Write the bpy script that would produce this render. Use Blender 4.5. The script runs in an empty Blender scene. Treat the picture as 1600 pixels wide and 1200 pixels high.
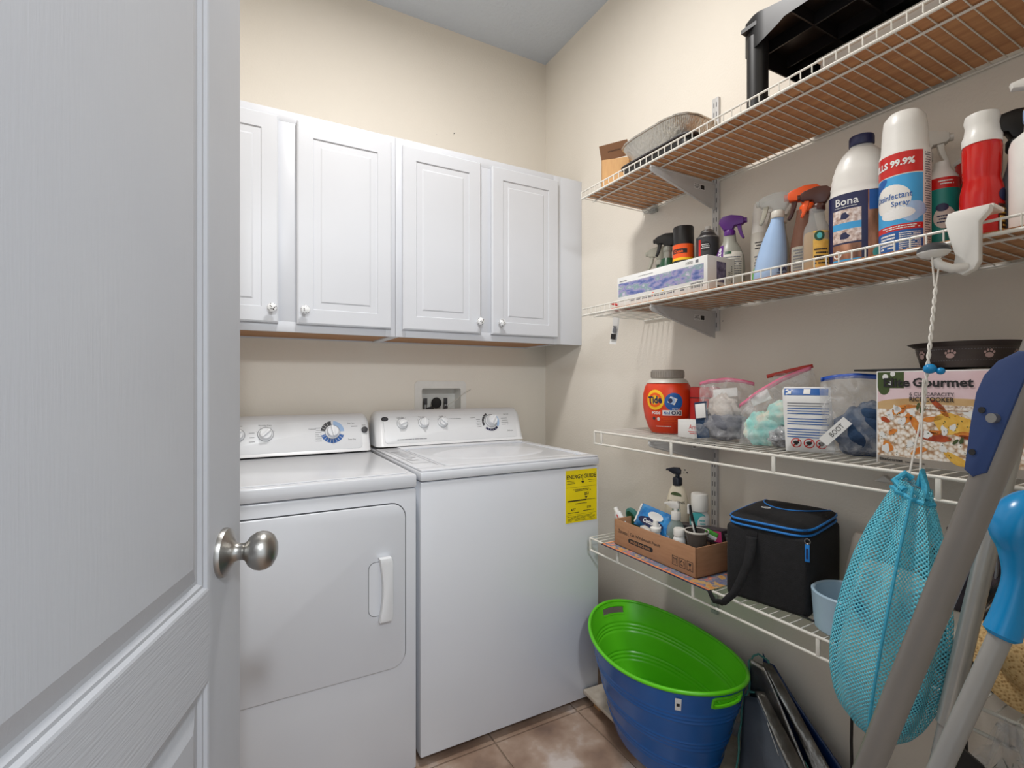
import bpy, bmesh, math, random
from mathutils import Matrix, Vector
R = math.radians
PI = math.pi
sc = bpy.context.scene
col = sc.collection
random.seed(5)

# ------------------------------------------------------------------ camera
cd = bpy.data.cameras.new('camera'); cam = bpy.data.objects.new('camera', cd); col.objects.link(cam)
cam.location = (-1.413, -2.208, 1.171)
cam.rotation_euler = (R(90), 0, R(-28.79))
cd.lens = 782 / 1600 * 36; cd.sensor_width = 36; cd.clip_start = 0.01
sc.camera = cam
# ------------------------------------------------------------------ world, lights, exposure
w = bpy.data.worlds.new('world'); sc.world = w; w.use_nodes = True
w.node_tree.nodes['Background'].inputs[0].default_value = (0.86, 0.93, 1.0, 1)
w.node_tree.nodes['Background'].inputs[1].default_value = 0.9
def area(name, loc, target, size, power, color, shape='DISK'):
    l = bpy.data.lights.new(name, 'AREA'); l.shape = shape; l.size = size; l.energy = power; l.color = color
    o = bpy.data.objects.new(name, l); col.objects.link(o); o.location = loc
    o.rotation_euler = (Vector(target) - Vector(loc)).to_track_quat('-Z', 'Y').to_euler()
    return o
area('ceiling_lamp', (-0.98, -1.05, 2.79), (-0.98, -1.05, 0), 0.24, 13.5, (1.0, 0.975, 0.95))
area('hall_lamp', (-1.42, -3.0, 2.15), (-1.2, -1.0, 0.9), 0.15, 11, (0.92, 0.96, 1.0))
sc.view_settings.view_transform = 'Standard'
sc.view_settings.look = 'None'
sc.view_settings.exposure = 0.6
sc.view_settings.gamma = 1.0
sc.view_settings.use_curve_mapping = False

# ------------------------------------------------------------------ materials
def lin(c):
    c = c / 255.0
    return c / 12.92 if c <= 0.04045 else ((c + 0.055) / 1.055) ** 2.4
def rgb(r, g, b): return (lin(r), lin(g), lin(b), 1)
class NT:
    def __init__(s, m): s.t = m.node_tree; s.n = s.t.nodes; s.b = s.n['Principled BSDF']; s.out = s.n['Material Output']
    def add(s, typ, **kw):
        n = s.n.new(typ)
        for k, v in kw.items():
            if k.startswith('i_'):
                n.inputs[k[2:].replace('_', ' ')].default_value = v
            else: setattr(n, k, v)
        return n
    def link(s, a, b): s.t.links.new(a, b)
def mat(name, c, rough=0.5, metal=0.0, bump=None, var=None, **kw):
    """bump=(scale, strength, distance, stretch) var=(scale, colour2, amount)"""
    m = bpy.data.materials.new(name); m.use_nodes = True; t = NT(m); b = t.b
    b.inputs['Base Color'].default_value = rgb(*c); b.inputs['Roughness'].default_value = rough; b.inputs['Metallic'].default_value = metal
    for k, v in kw.items(): b.inputs[k.replace('_', ' ')].default_value = v
    tc = t.add('ShaderNodeTexCoord')
    if var is None: var = (9.0, tuple(int(x * 0.94) for x in c), 1.0)
    nz = t.add('ShaderNodeTexNoise', i_Scale=var[0], i_Detail=5.0); t.link(tc.outputs['Object'], nz.inputs['Vector'])
    if len(var) > 3:
        mp = t.add('ShaderNodeMapping'); mp.inputs['Scale'].default_value = var[3]; t.link(tc.outputs['Object'], mp.inputs['Vector']); t.link(mp.outputs[0], nz.inputs['Vector'])
    cr = t.add('ShaderNodeValToRGB'); cr.color_ramp.elements[0].position = 0.5 - 0.18 * var[2]; cr.color_ramp.elements[1].position = 0.5 + 0.18 * var[2]
    cr.color_ramp.elements[0].color = rgb(*c); cr.color_ramp.elements[1].color = rgb(*var[1])
    t.link(nz.outputs['Fac'], cr.inputs[0]); t.link(cr.outputs[0], b.inputs['Base Color'])
    if bump:
        n2 = t.add('ShaderNodeTexNoise', i_Scale=bump[0], i_Detail=4.0)
        if len(bump) > 3:
            mp = t.add('ShaderNodeMapping'); mp.inputs['Scale'].default_value = bump[3]; t.link(tc.outputs['Object'], mp.inputs['Vector']); t.link(mp.outputs[0], n2.inputs['Vector'])
        else: t.link(tc.outputs['Object'], n2.inputs['Vector'])
        bp = t.add('ShaderNodeBump', i_Strength=bump[1], i_Distance=bump[2]); t.link(n2.outputs['Fac'], bp.inputs['Height']); t.link(bp.outputs[0], b.inputs['Normal'])
    return m
def palette(name, scale, stops, rough=0.5, kind='noise', stretch=(1, 1, 1), detail=6.0, coord='Object', bump=0):
    m = bpy.data.materials.new(name); m.use_nodes = True; t = NT(m)
    tc = t.add('ShaderNodeTexCoord'); mp = t.add('ShaderNodeMapping'); mp.inputs['Scale'].default_value = stretch
    t.link(tc.outputs[coord], mp.inputs['Vector'])
    if kind == 'noise':
        nz = t.add('ShaderNodeTexNoise', i_Scale=scale, i_Detail=detail); o = nz.outputs['Fac']
    elif kind == 'voronoi':
        nz = t.add('ShaderNodeTexVoronoi', i_Scale=scale); sp = t.add('ShaderNodeSeparateColor'); t.link(nz.outputs['Color'], sp.inputs[0]); o = sp.outputs[0]
    elif kind == 'vdist':
        nz = t.add('ShaderNodeTexVoronoi', i_Scale=scale); o = nz.outputs['Distance']
    t.link(mp.outputs[0], nz.inputs['Vector'])
    cr = t.add('ShaderNodeValToRGB'); e = cr.color_ramp.elements
    while len(e) < len(stops): e.new(0.5)
    for k, (p, c) in enumerate(stops): e[k].position = p; e[k].color = rgb(*c)
    if kind == 'voronoi': cr.color_ramp.interpolation = 'CONSTANT'
    t.link(o, cr.inputs[0]); t.link(cr.outputs[0], t.b.inputs['Base Color']); t.b.inputs['Roughness'].default_value = rough
    if bump:
        bp = t.add('ShaderNodeBump', i_Strength=0.6, i_Distance=bump); t.link(o, bp.inputs['Height']); t.link(bp.outputs[0], t.b.inputs['Normal'])
    return m
def plastic_film(name, tint=(235, 235, 235), opac=0.09, bump=0.004, scale=30):
    m = bpy.data.materials.new(name); m.use_nodes = True; t = NT(m)
    t.b.inputs['Base Color'].default_value = rgb(*tint); t.b.inputs['Roughness'].default_value = 0.12
    tc = t.add('ShaderNodeTexCoord'); nz = t.add('ShaderNodeTexNoise', i_Scale=scale, i_Detail=6.0, i_Distortion=1.2); t.link(tc.outputs['Object'], nz.inputs['Vector'])
    bp = t.add('ShaderNodeBump', i_Strength=1.0, i_Distance=bump); t.link(nz.outputs['Fac'], bp.inputs['Height']); t.link(bp.outputs[0], t.b.inputs['Normal'])
    cr = t.add('ShaderNodeValToRGB'); cr.color_ramp.elements[0].position = 0.42; cr.color_ramp.elements[1].position = 0.7
    cr.color_ramp.elements[0].color = (opac, opac, opac, 1); cr.color_ramp.elements[1].color = (min(1, opac + .26),) * 3 + (1,)
    t.link(nz.outputs['Fac'], cr.inputs[0])
    tr = t.add('ShaderNodeBsdfTransparent'); mx = t.add('ShaderNodeMixShader')
    t.link(cr.outputs[0], mx.inputs[0]); t.link(tr.outputs[0], mx.inputs[1]); t.link(t.b.outputs[0], mx.inputs[2]); t.link(mx.outputs[0], t.out.inputs[0])
    return m
def liquid(name, tint, opac=0.45, rough=0.08):
    m = bpy.data.materials.new(name); m.use_nodes = True; t = NT(m)
    t.b.inputs['Base Color'].default_value = rgb(*tint); t.b.inputs['Roughness'].default_value = rough
    tc = t.add('ShaderNodeTexCoord'); nz = t.add('ShaderNodeTexNoise', i_Scale=14.0); t.link(tc.outputs['Object'], nz.inputs['Vector'])
    bp = t.add('ShaderNodeBump', i_Strength=0.3, i_Distance=0.003); t.link(nz.outputs['Fac'], bp.inputs['Height']); t.link(bp.outputs[0], t.b.inputs['Normal'])
    tr = t.add('ShaderNodeBsdfTransparent'); tr.inputs[0].default_value = rgb(*[min(255, int(x * .5 + 120)) for x in tint])
    mx = t.add('ShaderNodeMixShader'); mx.inputs[0].default_value = opac
    t.link(tr.outputs[0], mx.inputs[1]); t.link(t.b.outputs[0], mx.inputs[2]); t.link(mx.outputs[0], t.out.inputs[0])
    return m
def mesh_net(name):
    m = bpy.data.materials.new(name); m.use_nodes = True; t = NT(m)
    uv = t.add('ShaderNodeUVMap'); sp = t.add('ShaderNodeSeparateXYZ'); t.link(uv.outputs[0], sp.inputs[0])
    def cosk(o, k):
        a = t.add('ShaderNodeMath', operation='MULTIPLY'); t.link(o, a.inputs[0]); a.inputs[1].default_value = k
        c = t.add('ShaderNodeMath', operation='COSINE'); t.link(a.outputs[0], c.inputs[0]); return c.outputs[0]
    a = cosk(sp.outputs[0], 960); b = cosk(sp.outputs[1], 800)
    mu = t.add('ShaderNodeMath', operation='MULTIPLY'); t.link(a, mu.inputs[0]); t.link(b, mu.inputs[1])
    gt = t.add('ShaderNodeMath', operation='GREATER_THAN'); t.link(mu.outputs[0], gt.inputs[0]); gt.inputs[1].default_value = 0.2
    t.b.inputs['Base Color'].default_value = rgb(104, 206, 228); t.b.inputs['Roughness'].default_value = 0.5
    bp = t.add('ShaderNodeBump', i_Strength=0.5, i_Distance=0.002); bp.invert = True; t.link(mu.outputs[0], bp.inputs['Height']); t.link(bp.outputs[0], t.b.inputs['Normal'])
    tr = t.add('ShaderNodeBsdfTransparent'); mx = t.add('ShaderNodeMixShader')
    t.link(gt.outputs[0], mx.inputs[0]); t.link(t.b.outputs[0], mx.inputs[1]); t.link(tr.outputs[0], mx.inputs[2]); t.link(mx.outputs[0], t.out.inputs[0])
    return m
M = {}
M['wall'] = mat('wall_paint', (233, 226, 214), 0.75, bump=(130, 0.35, 0.0022), var=(3, (230, 223, 211), 1))
M['ceiling'] = mat('ceiling_paint', (205, 213, 223), 0.9, bump=(55, 0.6, 0.006), var=(3, (202, 210, 221), 1))
M['white_paint'] = mat('white_cabinet_paint', (211, 214, 220), 0.38, var=(3, (208, 211, 217), 1))
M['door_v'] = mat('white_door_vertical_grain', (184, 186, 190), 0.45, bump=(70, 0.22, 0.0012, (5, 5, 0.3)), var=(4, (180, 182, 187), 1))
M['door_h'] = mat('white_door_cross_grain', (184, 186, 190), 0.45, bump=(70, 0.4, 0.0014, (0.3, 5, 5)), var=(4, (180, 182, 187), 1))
M['enamel'] = mat('white_appliance_enamel', (222, 225, 230), 0.22, var=(4, (219, 222, 228), 1))
M['enamel2'] = mat('white_appliance_plastic', (230, 232, 234), 0.3, var=(4, (227, 229, 232), 1))
M['seam'] = mat('dark_seam', (70, 72, 76), 0.6)
M['black'] = mat('black_plastic', (24, 24, 26), 0.4)
M['blackmatte'] = mat('black_fabric', (22, 22, 24), 0.85, bump=(400, 0.6, 0.002), var=(90, (30, 30, 33), 1))
M['darkgrey'] = mat('dark_grey', (60, 60, 64), 0.5)
M['ink'] = mat('black_ink', (30, 28, 30), 0.6)
M['greyink'] = mat('grey_ink', (118, 120, 126), 0.6)
M['wire'] = mat('white_coated_wire', (232, 229, 220), 0.35)
M['steelwire'] = mat('grey_metal', (150, 150, 150), 0.35, 0.8)
M['bracket'] = mat('white_bracket_steel', (205, 204, 202), 0.4)
M['nickel'] = mat('brushed_nickel', (176, 174, 170), 0.3, 1.0, bump=(300, 0.15, 0.0006, (1, 1, 12)))
M['board'] = mat('brown_hardboard', (206, 152, 104), 0.65, var=(9, (182, 126, 84), 1, (8, 0.7, 1)), bump=(40, 0.2, 0.0008, (8, .5, 1)))
M['oak'] = mat('unpainted_cabinet_board', (176, 130, 88), 0.6, var=(9, (160, 114, 74), 1, (1, 8, 1)))
M['cardboard'] = mat('brown_cardboard', (176, 132, 98), 0.85, var=(20, (166, 122, 89), 1, (1, 1, 6)))
M['cardboard2'] = mat('tan_cardboard', (206, 164, 112), 0.8, var=(20, (198, 154, 104), 1, (6, 1, 1)))
M['kraft'] = mat('kraft_inside', (150, 112, 84), 0.9)
M['foil'] = mat('crinkled_foil', (214, 210, 200), 0.28, 0.9, bump=(60, 0.8, 0.004, (3, 3, .4)))
M['paper'] = mat('white_paper', (236, 236, 234), 0.6)
M['whitepl'] = mat('white_plastic', (236, 234, 228), 0.35)
M['offwhite'] = mat('offwhite_plastic', (214, 210, 200), 0.4)
M['navy'] = mat('navy', (28, 34, 78), 0.4)
M['tideor'] = mat('orange_red_plastic', (226, 62, 22), 0.32)
M['red'] = mat('red_plastic', (206, 30, 26), 0.3)
M['orange'] = mat('orange_plastic', (244, 92, 26), 0.35)
M['yellow'] = mat('yellow_print', (252, 196, 30), 0.5)
M['eyellow'] = mat('energy_label_yellow', (250, 226, 10), 0.5)
M['purple'] = mat('purple_plastic', (92, 34, 128), 0.35)
M['greybot'] = mat('grey_bottle_plastic', (150, 150, 140), 0.35)
M['lgreen'] = mat('lime_green_plastic', (96, 204, 24), 0.28)
M['tubgreen'] = mat('tub_green_plastic', (104, 208, 38), 0.25, var=(5, (97, 200, 34), 1))
M['tubblue'] = mat('tub_blue_plastic', (20, 92, 166), 0.25, var=(5, (18, 86, 158), 1))
M['dgreen'] = mat('dark_green_plastic', (22, 72, 44), 0.3)
M['teal'] = mat('teal_print', (22, 140, 130), 0.35)
M['skyblue'] = mat('sky_blue_print', (64, 164, 222), 0.4)
M['blueprint'] = mat('blue_print', (24, 92, 168), 0.4)
M['paleblue'] = mat('pale_blue_plastic', (166, 196, 234), 0.25)
M['feeder'] = mat('pale_blue_grey_plastic', (170, 196, 214), 0.4)
M['taupe'] = mat('taupe_plastic', (160, 152, 142), 0.45)
M['brownhead'] = mat('dark_brown_plastic', (70, 32, 22), 0.3)
M['zip'] = mat('bright_blue_zip', (22, 128, 214), 0.5)
M['net'] = mesh_net('turquoise_net')
M['cord'] = mat('white_twisted_cord', (232, 228, 220), 0.8, bump=(200, 0.7, 0.002, (1, 1, .5)))
M['turq'] = mat('turquoise_trim', (62, 172, 206), 0.6, bump=(300, .6, .002))
M['brightblue'] = mat('bright_blue_handle_plastic', (14, 142, 206), 0.25)
M['plateblue'] = mat('blue_plate_plastic', (34, 58, 106), 0.45)
M['pole'] = mat('grey_painted_pole', (122, 116, 110), 0.35)
M['polelight'] = mat('pale_grey_pole', (156, 154, 150), 0.35)
M['polesteel'] = mat('galvanised_tube', (176, 176, 172), 0.3, 0.55)
M['straw'] = palette('woven_straw', 220, [(0.0, (120, 84, 44)), (0.25, (196, 154, 98)), (0.6, (224, 190, 134))], 0.8, 'vdist', bump=0.003)
M['camo'] = palette('dark_printed_cloth', 16, [(0.3, (30, 28, 36)), (0.45, (56, 50, 60)), (0.55, (96, 80, 76)), (0.68, (40, 36, 44))], 0.85, 'noise', bump=0.004)
M['tile'] = palette('mottled_brown_tile', 6, [(0.3, (116, 94, 82)), (0.45, (150, 124, 106)), (0.56, (172, 148, 130)), (0.66, (204, 192, 184))], 0.42, 'noise', detail=12, bump=0.0015)
M['grout'] = mat('grout', (140, 120, 104), 0.9)
M['plank'] = mat('weathered_white_board', (206, 196, 182), 0.7, var=(30, (180, 168, 150), 1))
M['pine'] = mat('pine_block', (214, 168, 116), 0.6, var=(20, (200, 150, 98), 1, (6, 6, 1)))
M['film'] = plastic_film('clear_bag_film')
M['filmthin'] = plastic_film('clear_bag_film_open', opac=0.08)
M['pinkzip'] = mat('pink_zip_strip', (226, 120, 150), 0.35)
M['redzip'] = mat('red_zip_strip', (206, 70, 60), 0.4)
M['bluezip'] = mat('blue_zip_strip', (40, 88, 190), 0.4)
M['yarn'] = palette('aqua_and_cream_fluff', 26, [(0.3, (120, 200, 196)), (0.5, (172, 224, 214)), (0.62, (232, 224, 204)), (0.75, (84, 170, 178))], 0.9, 'noise', bump=0.012)
M['crinkle'] = mat('crinkled_clear_plastic', (206, 208, 210), 0.15, 0.3, bump=(50, 1.0, 0.012), var=(30, (130, 132, 136), 1))
M['bluecloth'] = mat('dark_blue_cloth', (38, 66, 98), 0.9, bump=(60, .8, .006), var=(14, (26, 44, 72), 1))
M['greycloth'] = mat('grey_stuff', (120, 122, 130), 0.8, bump=(40, .8, .006), var=(16, (78, 82, 94), 1))
M['beigestuff'] = mat('beige_paper_wrap', (206, 198, 190), 0.6, bump=(30, .9, .008), var=(14, (176, 166, 158), 1))
M['clothwhite'] = palette('white_and_blue_towel', 11, [(0.35, (40, 110, 150)), (0.46, (190, 206, 208)), (0.56, (240, 234, 218))], 0.9, 'noise', bump=0.006)
M['lily'] = palette('lavender_blue_mottled_print', 30, [(0.3, (62, 82, 146)), (0.42, (112, 124, 176)), (0.5, (164, 154, 192)), (0.58, (126, 158, 160)), (0.68, (204, 192, 216))], 0.45, 'noise', stretch=(1, 1, 2.2), detail=8)
M['lilyd'] = palette('dusky_mottled_print', 70, [(0.3, (52, 50, 74)), (0.5, (96, 88, 122)), (0.7, (134, 128, 150))], 0.45, 'noise')
M['ricepic'] = palette('white_rice_print', 150, [(0.0, (252, 250, 246)), (0.45, (236, 226, 214)), (0.65, (206, 184, 160)), (0.9, (170, 128, 92))], 0.4, 'vdist')
M['bowltan'] = mat('tan_bowl_print', (206, 172, 124), 0.4, var=(20, (186, 148, 98), 1))
M['potpink'] = mat('pale_pink_print', (228, 208, 214), 0.4, var=(6, (206, 160, 160), 1))
M['chicken'] = mat('golden_chicken_print', (224, 150, 62), 0.4, var=(60, (196, 96, 34), 1))
M['egg'] = mat('yellow_egg_print', (236, 196, 92), 0.4, var=(60, (214, 160, 60), 1))
M['apricot'] = mat('dark_orange_print', (190, 84, 34), 0.4, var=(60, (140, 48, 26), 1))
M['herb'] = mat('green_herb_print', (66, 84, 40), 0.5)
M['darkbowl'] = mat('dark_bronze_bowl', (74, 64, 60), 0.4, 0.3, bump=(200, .3, .001), var=(20, (58, 48, 46), 1))
M['rose'] = mat('pinkish_paw_mark', (190, 158, 152), 0.5)
M['gold'] = liquid('golden_liquid', (226, 170, 50), 0.72)
M['clearplastic'] = liquid('clear_bottle_plastic', (220, 222, 220), 0.28)
M['clearbrown'] = liquid('clear_brown_bottle', (160, 116, 98), 0.42)
M['smokecup'] = liquid('smoky_clear_plastic', (120, 112, 106), 0.55)
M['milky'] = liquid('milky_translucent_plastic', (206, 204, 190), 0.62, 0.3)
M['sanit'] = liquid('clear_gel', (190, 206, 200), 0.4)
M['cream'] = mat('cream_lotion_plastic', (224, 214, 192), 0.35)
M['darkblue'] = mat('dark_blue_cap', (22, 28, 44), 0.35)
M['redliquid'] = mat('glossy_red_plastic', (200, 22, 18), 0.12)
M['footpic'] = palette('skin_and_floor_print', 22, [(0.3, (92, 62, 44)), (0.5, (150, 104, 78)), (0.66, (196, 146, 118))], 0.4, 'noise', stretch=(2, 2, .6))
M['roompic'] = palette('living_room_print', 120, [(0.3, (150, 120, 108)), (0.5, (206, 186, 176)), (0.66, (236, 228, 224))], 0.4, 'noise')
M['matprint'] = palette('printed_placemat', 42, [(0.3, (214, 140, 70)), (0.42, (206, 176, 120)), (0.5, (110, 110, 150)), (0.58, (130, 150, 166)), (0.66, (216, 120, 110)), (0.76, (226, 196, 130))], 0.35, 'noise', detail=3)
M['orangeedge'] = mat('orange_border_print', (246, 150, 90), 0.35)
M['silver'] = mat('silver_lining_foil', (150, 148, 144), 0.28, 0.85, bump=(34, 0.7, 0.006), var=(20, (110, 106, 102), 1))
M['greypanel'] = mat('slate_grey_bag_cloth', (84, 92, 102), 0.5, bump=(20, .5, .005), var=(12, (72, 80, 90), 1))
M['bluebag'] = mat('deep_blue_bag_cloth', (14, 44, 92), 0.35, bump=(16, .5, .005))
M['tealtrim'] = mat('teal_piping', (66, 128, 122), 0.6)
M['gloss_blue'] = mat('blue_wipes_pack', (24, 110, 190), 0.25, bump=(30, .7, .004), var=(30, (60, 160, 224), 1))
M['pink'] = mat('magenta_print', (214, 70, 130), 0.4)
M['blackbox'] = mat('black_printed_carton', (34, 32, 38), 0.4, var=(120, (70, 60, 66), 1))
M['mint'] = mat('mint_print', (84, 188, 190), 0.4)
M['greenbit'] = mat('green_plastic', (70, 166, 50), 0.4)
M['beigeapp'] = mat('beige_appliance_plastic', (190, 184, 172), 0.4)
M['smoke'] = mat('smoky_plastic', (60, 60, 62), 0.2)
M['hallfloor'] = M['tile']
# porcelain knob with painted speckles
M['porcelain'] = palette('speckled_porcelain', 150, [(0.0, (96, 30, 44)), (0.3, (50, 66, 60)), (0.36, (236, 238, 240)), (1.0, (240, 242, 244))], 0.12, 'vdist')

# ------------------------------------------------------------------ mesh builder
_txt = {}
def text_geo(s, bold=0.0):
    k = (s, bold)
    if k in _txt: return _txt[k]
    cu = bpy.data.curves.new('t', 'FONT'); cu.body = s; cu.size = 1; cu.offset = bold; cu.resolution_u = 2
    o = bpy.data.objects.new('t', cu); col.objects.link(o)
    dg = bpy.context.evaluated_depsgraph_get(); me = bpy.data.meshes.new_from_object(o.evaluated_get(dg))
    vs = [(v.co.x, v.co.y) for v in me.vertices]; fs = [tuple(p.vertices) for p in me.polygons]
    bpy.data.objects.remove(o); bpy.data.curves.remove(cu); bpy.data.meshes.remove(me)
    x0 = min(v[0] for v in vs); x1 = max(v[0] for v in vs); y0 = min(v[1] for v in vs); y1 = max(v[1] for v in vs)
    vs = [((x - x0) / (x1 - x0) - .5, (y - y0) / (y1 - y0) - .5) for x, y in vs]
    _txt[k] = (vs, fs, (x1 - x0) / (y1 - y0)); return _txt[k]
class MB:
    def __init__(s, X=None): s.v = []; s.f = []; s.m = []; s.sm = []; s.uv = []; s.mats = []; s.X = X or Matrix.Identity(4)
    def mi(s, m):
        if isinstance(m, str): m = M[m]
        if m not in s.mats: s.mats.append(m)
        return s.mats.index(m)
    def raw(s, vs, fs, m, smooth=False, X=None, uv=None):
        b = len(s.v); T = s.X @ X if X is not None else s.X
        s.v += [tuple(T @ Vector(p)) for p in vs]; k = s.mi(m)
        for f in fs:
            s.f.append([b + i for i in f]); s.m.append(k); s.sm.append(smooth)
            s.uv.append([uv[i] for i in f] if uv else None)
        return s
    def box(s, a, b, m, bev=0.0, X=None, seg=2):
        lo = [min(a[i], b[i]) for i in range(3)]; hi = [max(a[i], b[i]) for i in range(3)]
        bm = bmesh.new(); vs = [bm.verts.new((x, y, z)) for x in (lo[0], hi[0]) for y in (lo[1], hi[1]) for z in (lo[2], hi[2])]
        for q in ((0, 1, 3, 2), (4, 6, 7, 5), (0, 4, 5, 1), (2, 3, 7, 6), (0, 2, 6, 4), (1, 5, 7, 3)): bm.faces.new([vs[i] for i in q])
        if bev: bmesh.ops.bevel(bm, geom=list(bm.edges), offset=bev, segments=seg, profile=0.5, affect='EDGES')
        bm.verts.ensure_lookup_table(); bm.verts.index_update()
        s.raw([v.co.copy() for v in bm.verts], [[v.index for v in f.verts] for f in bm.faces], m, bool(bev), X); bm.free(); return s
    def lathe(s, prof, m, c=(0, 0, 0), sx=1, sy=1, n=32, X=None, cap=True, a0=0, a1=2 * PI):
        full = abs(a1 - a0 - 2 * PI) < 1e-6; k = n if full else n + 1
        vs = []; fs = []
        for r, z in prof:
            for i in range(k):
                a = a0 + (a1 - a0) * i / n; vs.append((c[0] + r * sx * math.sin(a), c[1] - r * sy * math.cos(a), c[2] + z))
        for j in range(len(prof) - 1):
            for i in range(n):
                i2 = (i + 1) % k; fs.append((j * k + i, j * k + i2, (j + 1) * k + i2, (j + 1) * k + i))
        s.raw(vs, fs, m, True, X)
        if cap and full:
            for j, rev in ((0, True), (len(prof) - 1, False)):
                if prof[j][0] > 1e-5:
                    f = list(range(j * k, j * k + k)); s.raw(vs, [f[::-1] if rev else f], m, False, X)
        return s
    def cyl(s, p0, p1, r, m, r2=None, n=16, cap=True, X=None):
        p0 = Vector(p0); p1 = Vector(p1); d = p1 - p0; L = d.length
        if L < 1e-7: return s
        q = d.to_track_quat('Z', 'Y').to_matrix().to_4x4(); T = Matrix.Translation(p0) @ q
        T = X @ T if X is not None else T
        return s.lathe([(r, 0), (r if r2 is None else r2, L)], m, n=n, X=T, cap=cap)
    def tube(s, pts, r, m, n=10, closed=False, X=None, cap=True):
        P = [Vector(p) for p in pts]; N = len(P); rr = r if isinstance(r, (list, tuple)) else [r] * N
        vs = []; fs = []; up = None
        for i in range(N):
            a = P[i - 1] if (i > 0 or closed) else P[i]; b = P[(i + 1) % N] if (i < N - 1 or closed) else P[i]
            t = (b - a).normalized()
            if up is None: up = t.orthogonal().normalized()
            up = (up - t * up.dot(t)); up = up.normalized() if up.length > 1e-6 else t.orthogonal().normalized(); sd = t.cross(up)
            for k in range(n):
                an = 2 * PI * k / n; vs.append(P[i] + (up * math.cos(an) + sd * math.sin(an)) * rr[i])
        for i in range(N if closed else N - 1):
            j = (i + 1) % N
            for k in range(n): k2 = (k + 1) % n; fs.append((i * n + k, i * n + k2, j * n + k2, j * n + k))
        if not closed and cap: fs.append(tuple(range(n))[::-1]); fs.append(tuple((N - 1) * n + k for k in range(n)))
        return s.raw(vs, fs, m, True, X)
    def prism(s, poly, d0, d1, m, axis='y', bev=0.0, X=None, smooth=False):
        """poly in the two other axes: axis y -> (x,z); axis x -> (y,z); axis z -> (x,y)"""
        def P(p, d): return {'y': (p[0], d, p[1]), 'x': (d, p[0], p[1]), 'z': (p[0], p[1], d)}[axis]
        bm = bmesh.new(); n = len(poly)
        a = [bm.verts.new(P(p, d0)) for p in poly]; b = [bm.verts.new(P(p, d1)) for p in poly]
        bm.faces.new(a); bm.faces.new(b[::-1])
        for i in range(n): bm.faces.new((a[i], b[i], b[(i + 1) % n], a[(i + 1) % n]))
        bmesh.ops.recalc_face_normals(bm, faces=list(bm.faces))
        if bev:
            es = [e for e in bm.edges if (e.verts[0] in a and e.verts[1] in a) or (e.verts[0] in b and e.verts[1] in b)]
            bmesh.ops.bevel(bm, geom=es, offset=bev, segments=2, profile=0.5, affect='EDGES')
        bm.verts.ensure_lookup_table(); bm.verts.index_update()
        s.raw([v.co.copy() for v in bm.verts], [[v.index for v in f.verts] for f in bm.faces], m, smooth or bool(bev), X); bm.free(); return s
    def grid(s, fn, nu, nv, m, smooth=True, X=None, closed_u=False, uvf=None):
        vs = []; uv = []
        for j in range(nv + 1):
            for i in range(nu + (0 if closed_u else 1)):
                vs.append(fn(i / nu, j / nv)); uv.append(uvf(i / nu, j / nv) if uvf else (0, 0))
        k = nu if closed_u else nu + 1; fs = []
        for j in range(nv):
            for i in range(nu): i2 = (i + 1) % k; fs.append((j * k + i, j * k + i2, (j + 1) * k + i2, (j + 1) * k + i))
        if uvf and closed_u:
            b = len(s.v); s.raw(vs, [], m, smooth, X)
            for n_, f in enumerate(fs):
                j, i = divmod(n_, nu); s.f.append([b + q for q in f]); s.m.append(s.mi(m)); s.sm.append(smooth)
                s.uv.append([uvf(i / nu, j / nv), uvf((i + 1) / nu, j / nv), uvf((i + 1) / nu, (j + 1) / nv), uvf(i / nu, (j + 1) / nv)])
            return s
        return s.raw(vs, fs, m, smooth, X, uv if uvf else None)
    def text(s, body, x, z, h, m, y=0.0, w=None, wrap=None, rot=0.0, bold=0.0, X=None, off=0.0005, arc=0):
        """front-facing (-y) text centred at x,z with cap height h; wrap=(rx, ry) bends it round a bottle"""
        vs, fs, asp = text_geo(body, bold); w = w or h * asp; c, sn = math.cos(rot), math.sin(rot); out = []
        for a, b in vs:
            px, pz = a * w, b * h + arc * (a * a - .25) * h
            px, pz = x + px * c - pz * sn, z + px * sn + pz * c
            if wrap:
                rx, ry = wrap(pz) if callable(wrap) else wrap; an = px / ((rx + ry) / 2); out.append(((rx + off) * math.sin(an), -(ry + off) * math.cos(an), pz))
            else: out.append((px, y - off, pz))
        return s.raw(out, fs, m, False, X)
    def patch(s, x0, x1, z0, z1, m, wrap=None, y=0.0, off=0.0003, n=10, nz=1, X=None):
        """front-facing rectangle, optionally bent round a bottle"""
        def fn(u, v):
            px = x0 + (x1 - x0) * u; pz = z0 + (z1 - z0) * v
            if wrap:
                rx, ry = wrap(pz) if callable(wrap) else wrap; an = px / ((rx + ry) / 2); return ((rx + off) * math.sin(an), -(ry + off) * math.cos(an), pz)
            return (px, y - off, pz)
        return s.grid(fn, n if wrap else 1, nz, m, bool(wrap), X)
    def blob(s, x, z, rx, rz, m, wrap=None, y=0.0, off=0.0006, n=20, rot=0.0, pw=2.0, X=None, a0=0, a1=2 * PI, wob=0.0):
        K = 6 if wrap else 1; pts = [(x, z)]
        for k in range(1, K + 1):
            for i in range(n + 1):
                a = a0 + (a1 - a0) * i / n; q = (1 + wob * math.sin(3 * a + x * 900) + wob * .6 * math.sin(5 * a + z * 700)) * k / K
                px = rx * q * math.cos(a); pz = rz * q * math.sin(a); pts.append((x + px * math.cos(rot) - pz * math.sin(rot), z + px * math.sin(rot) + pz * math.cos(rot)))
        out = []
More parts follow.
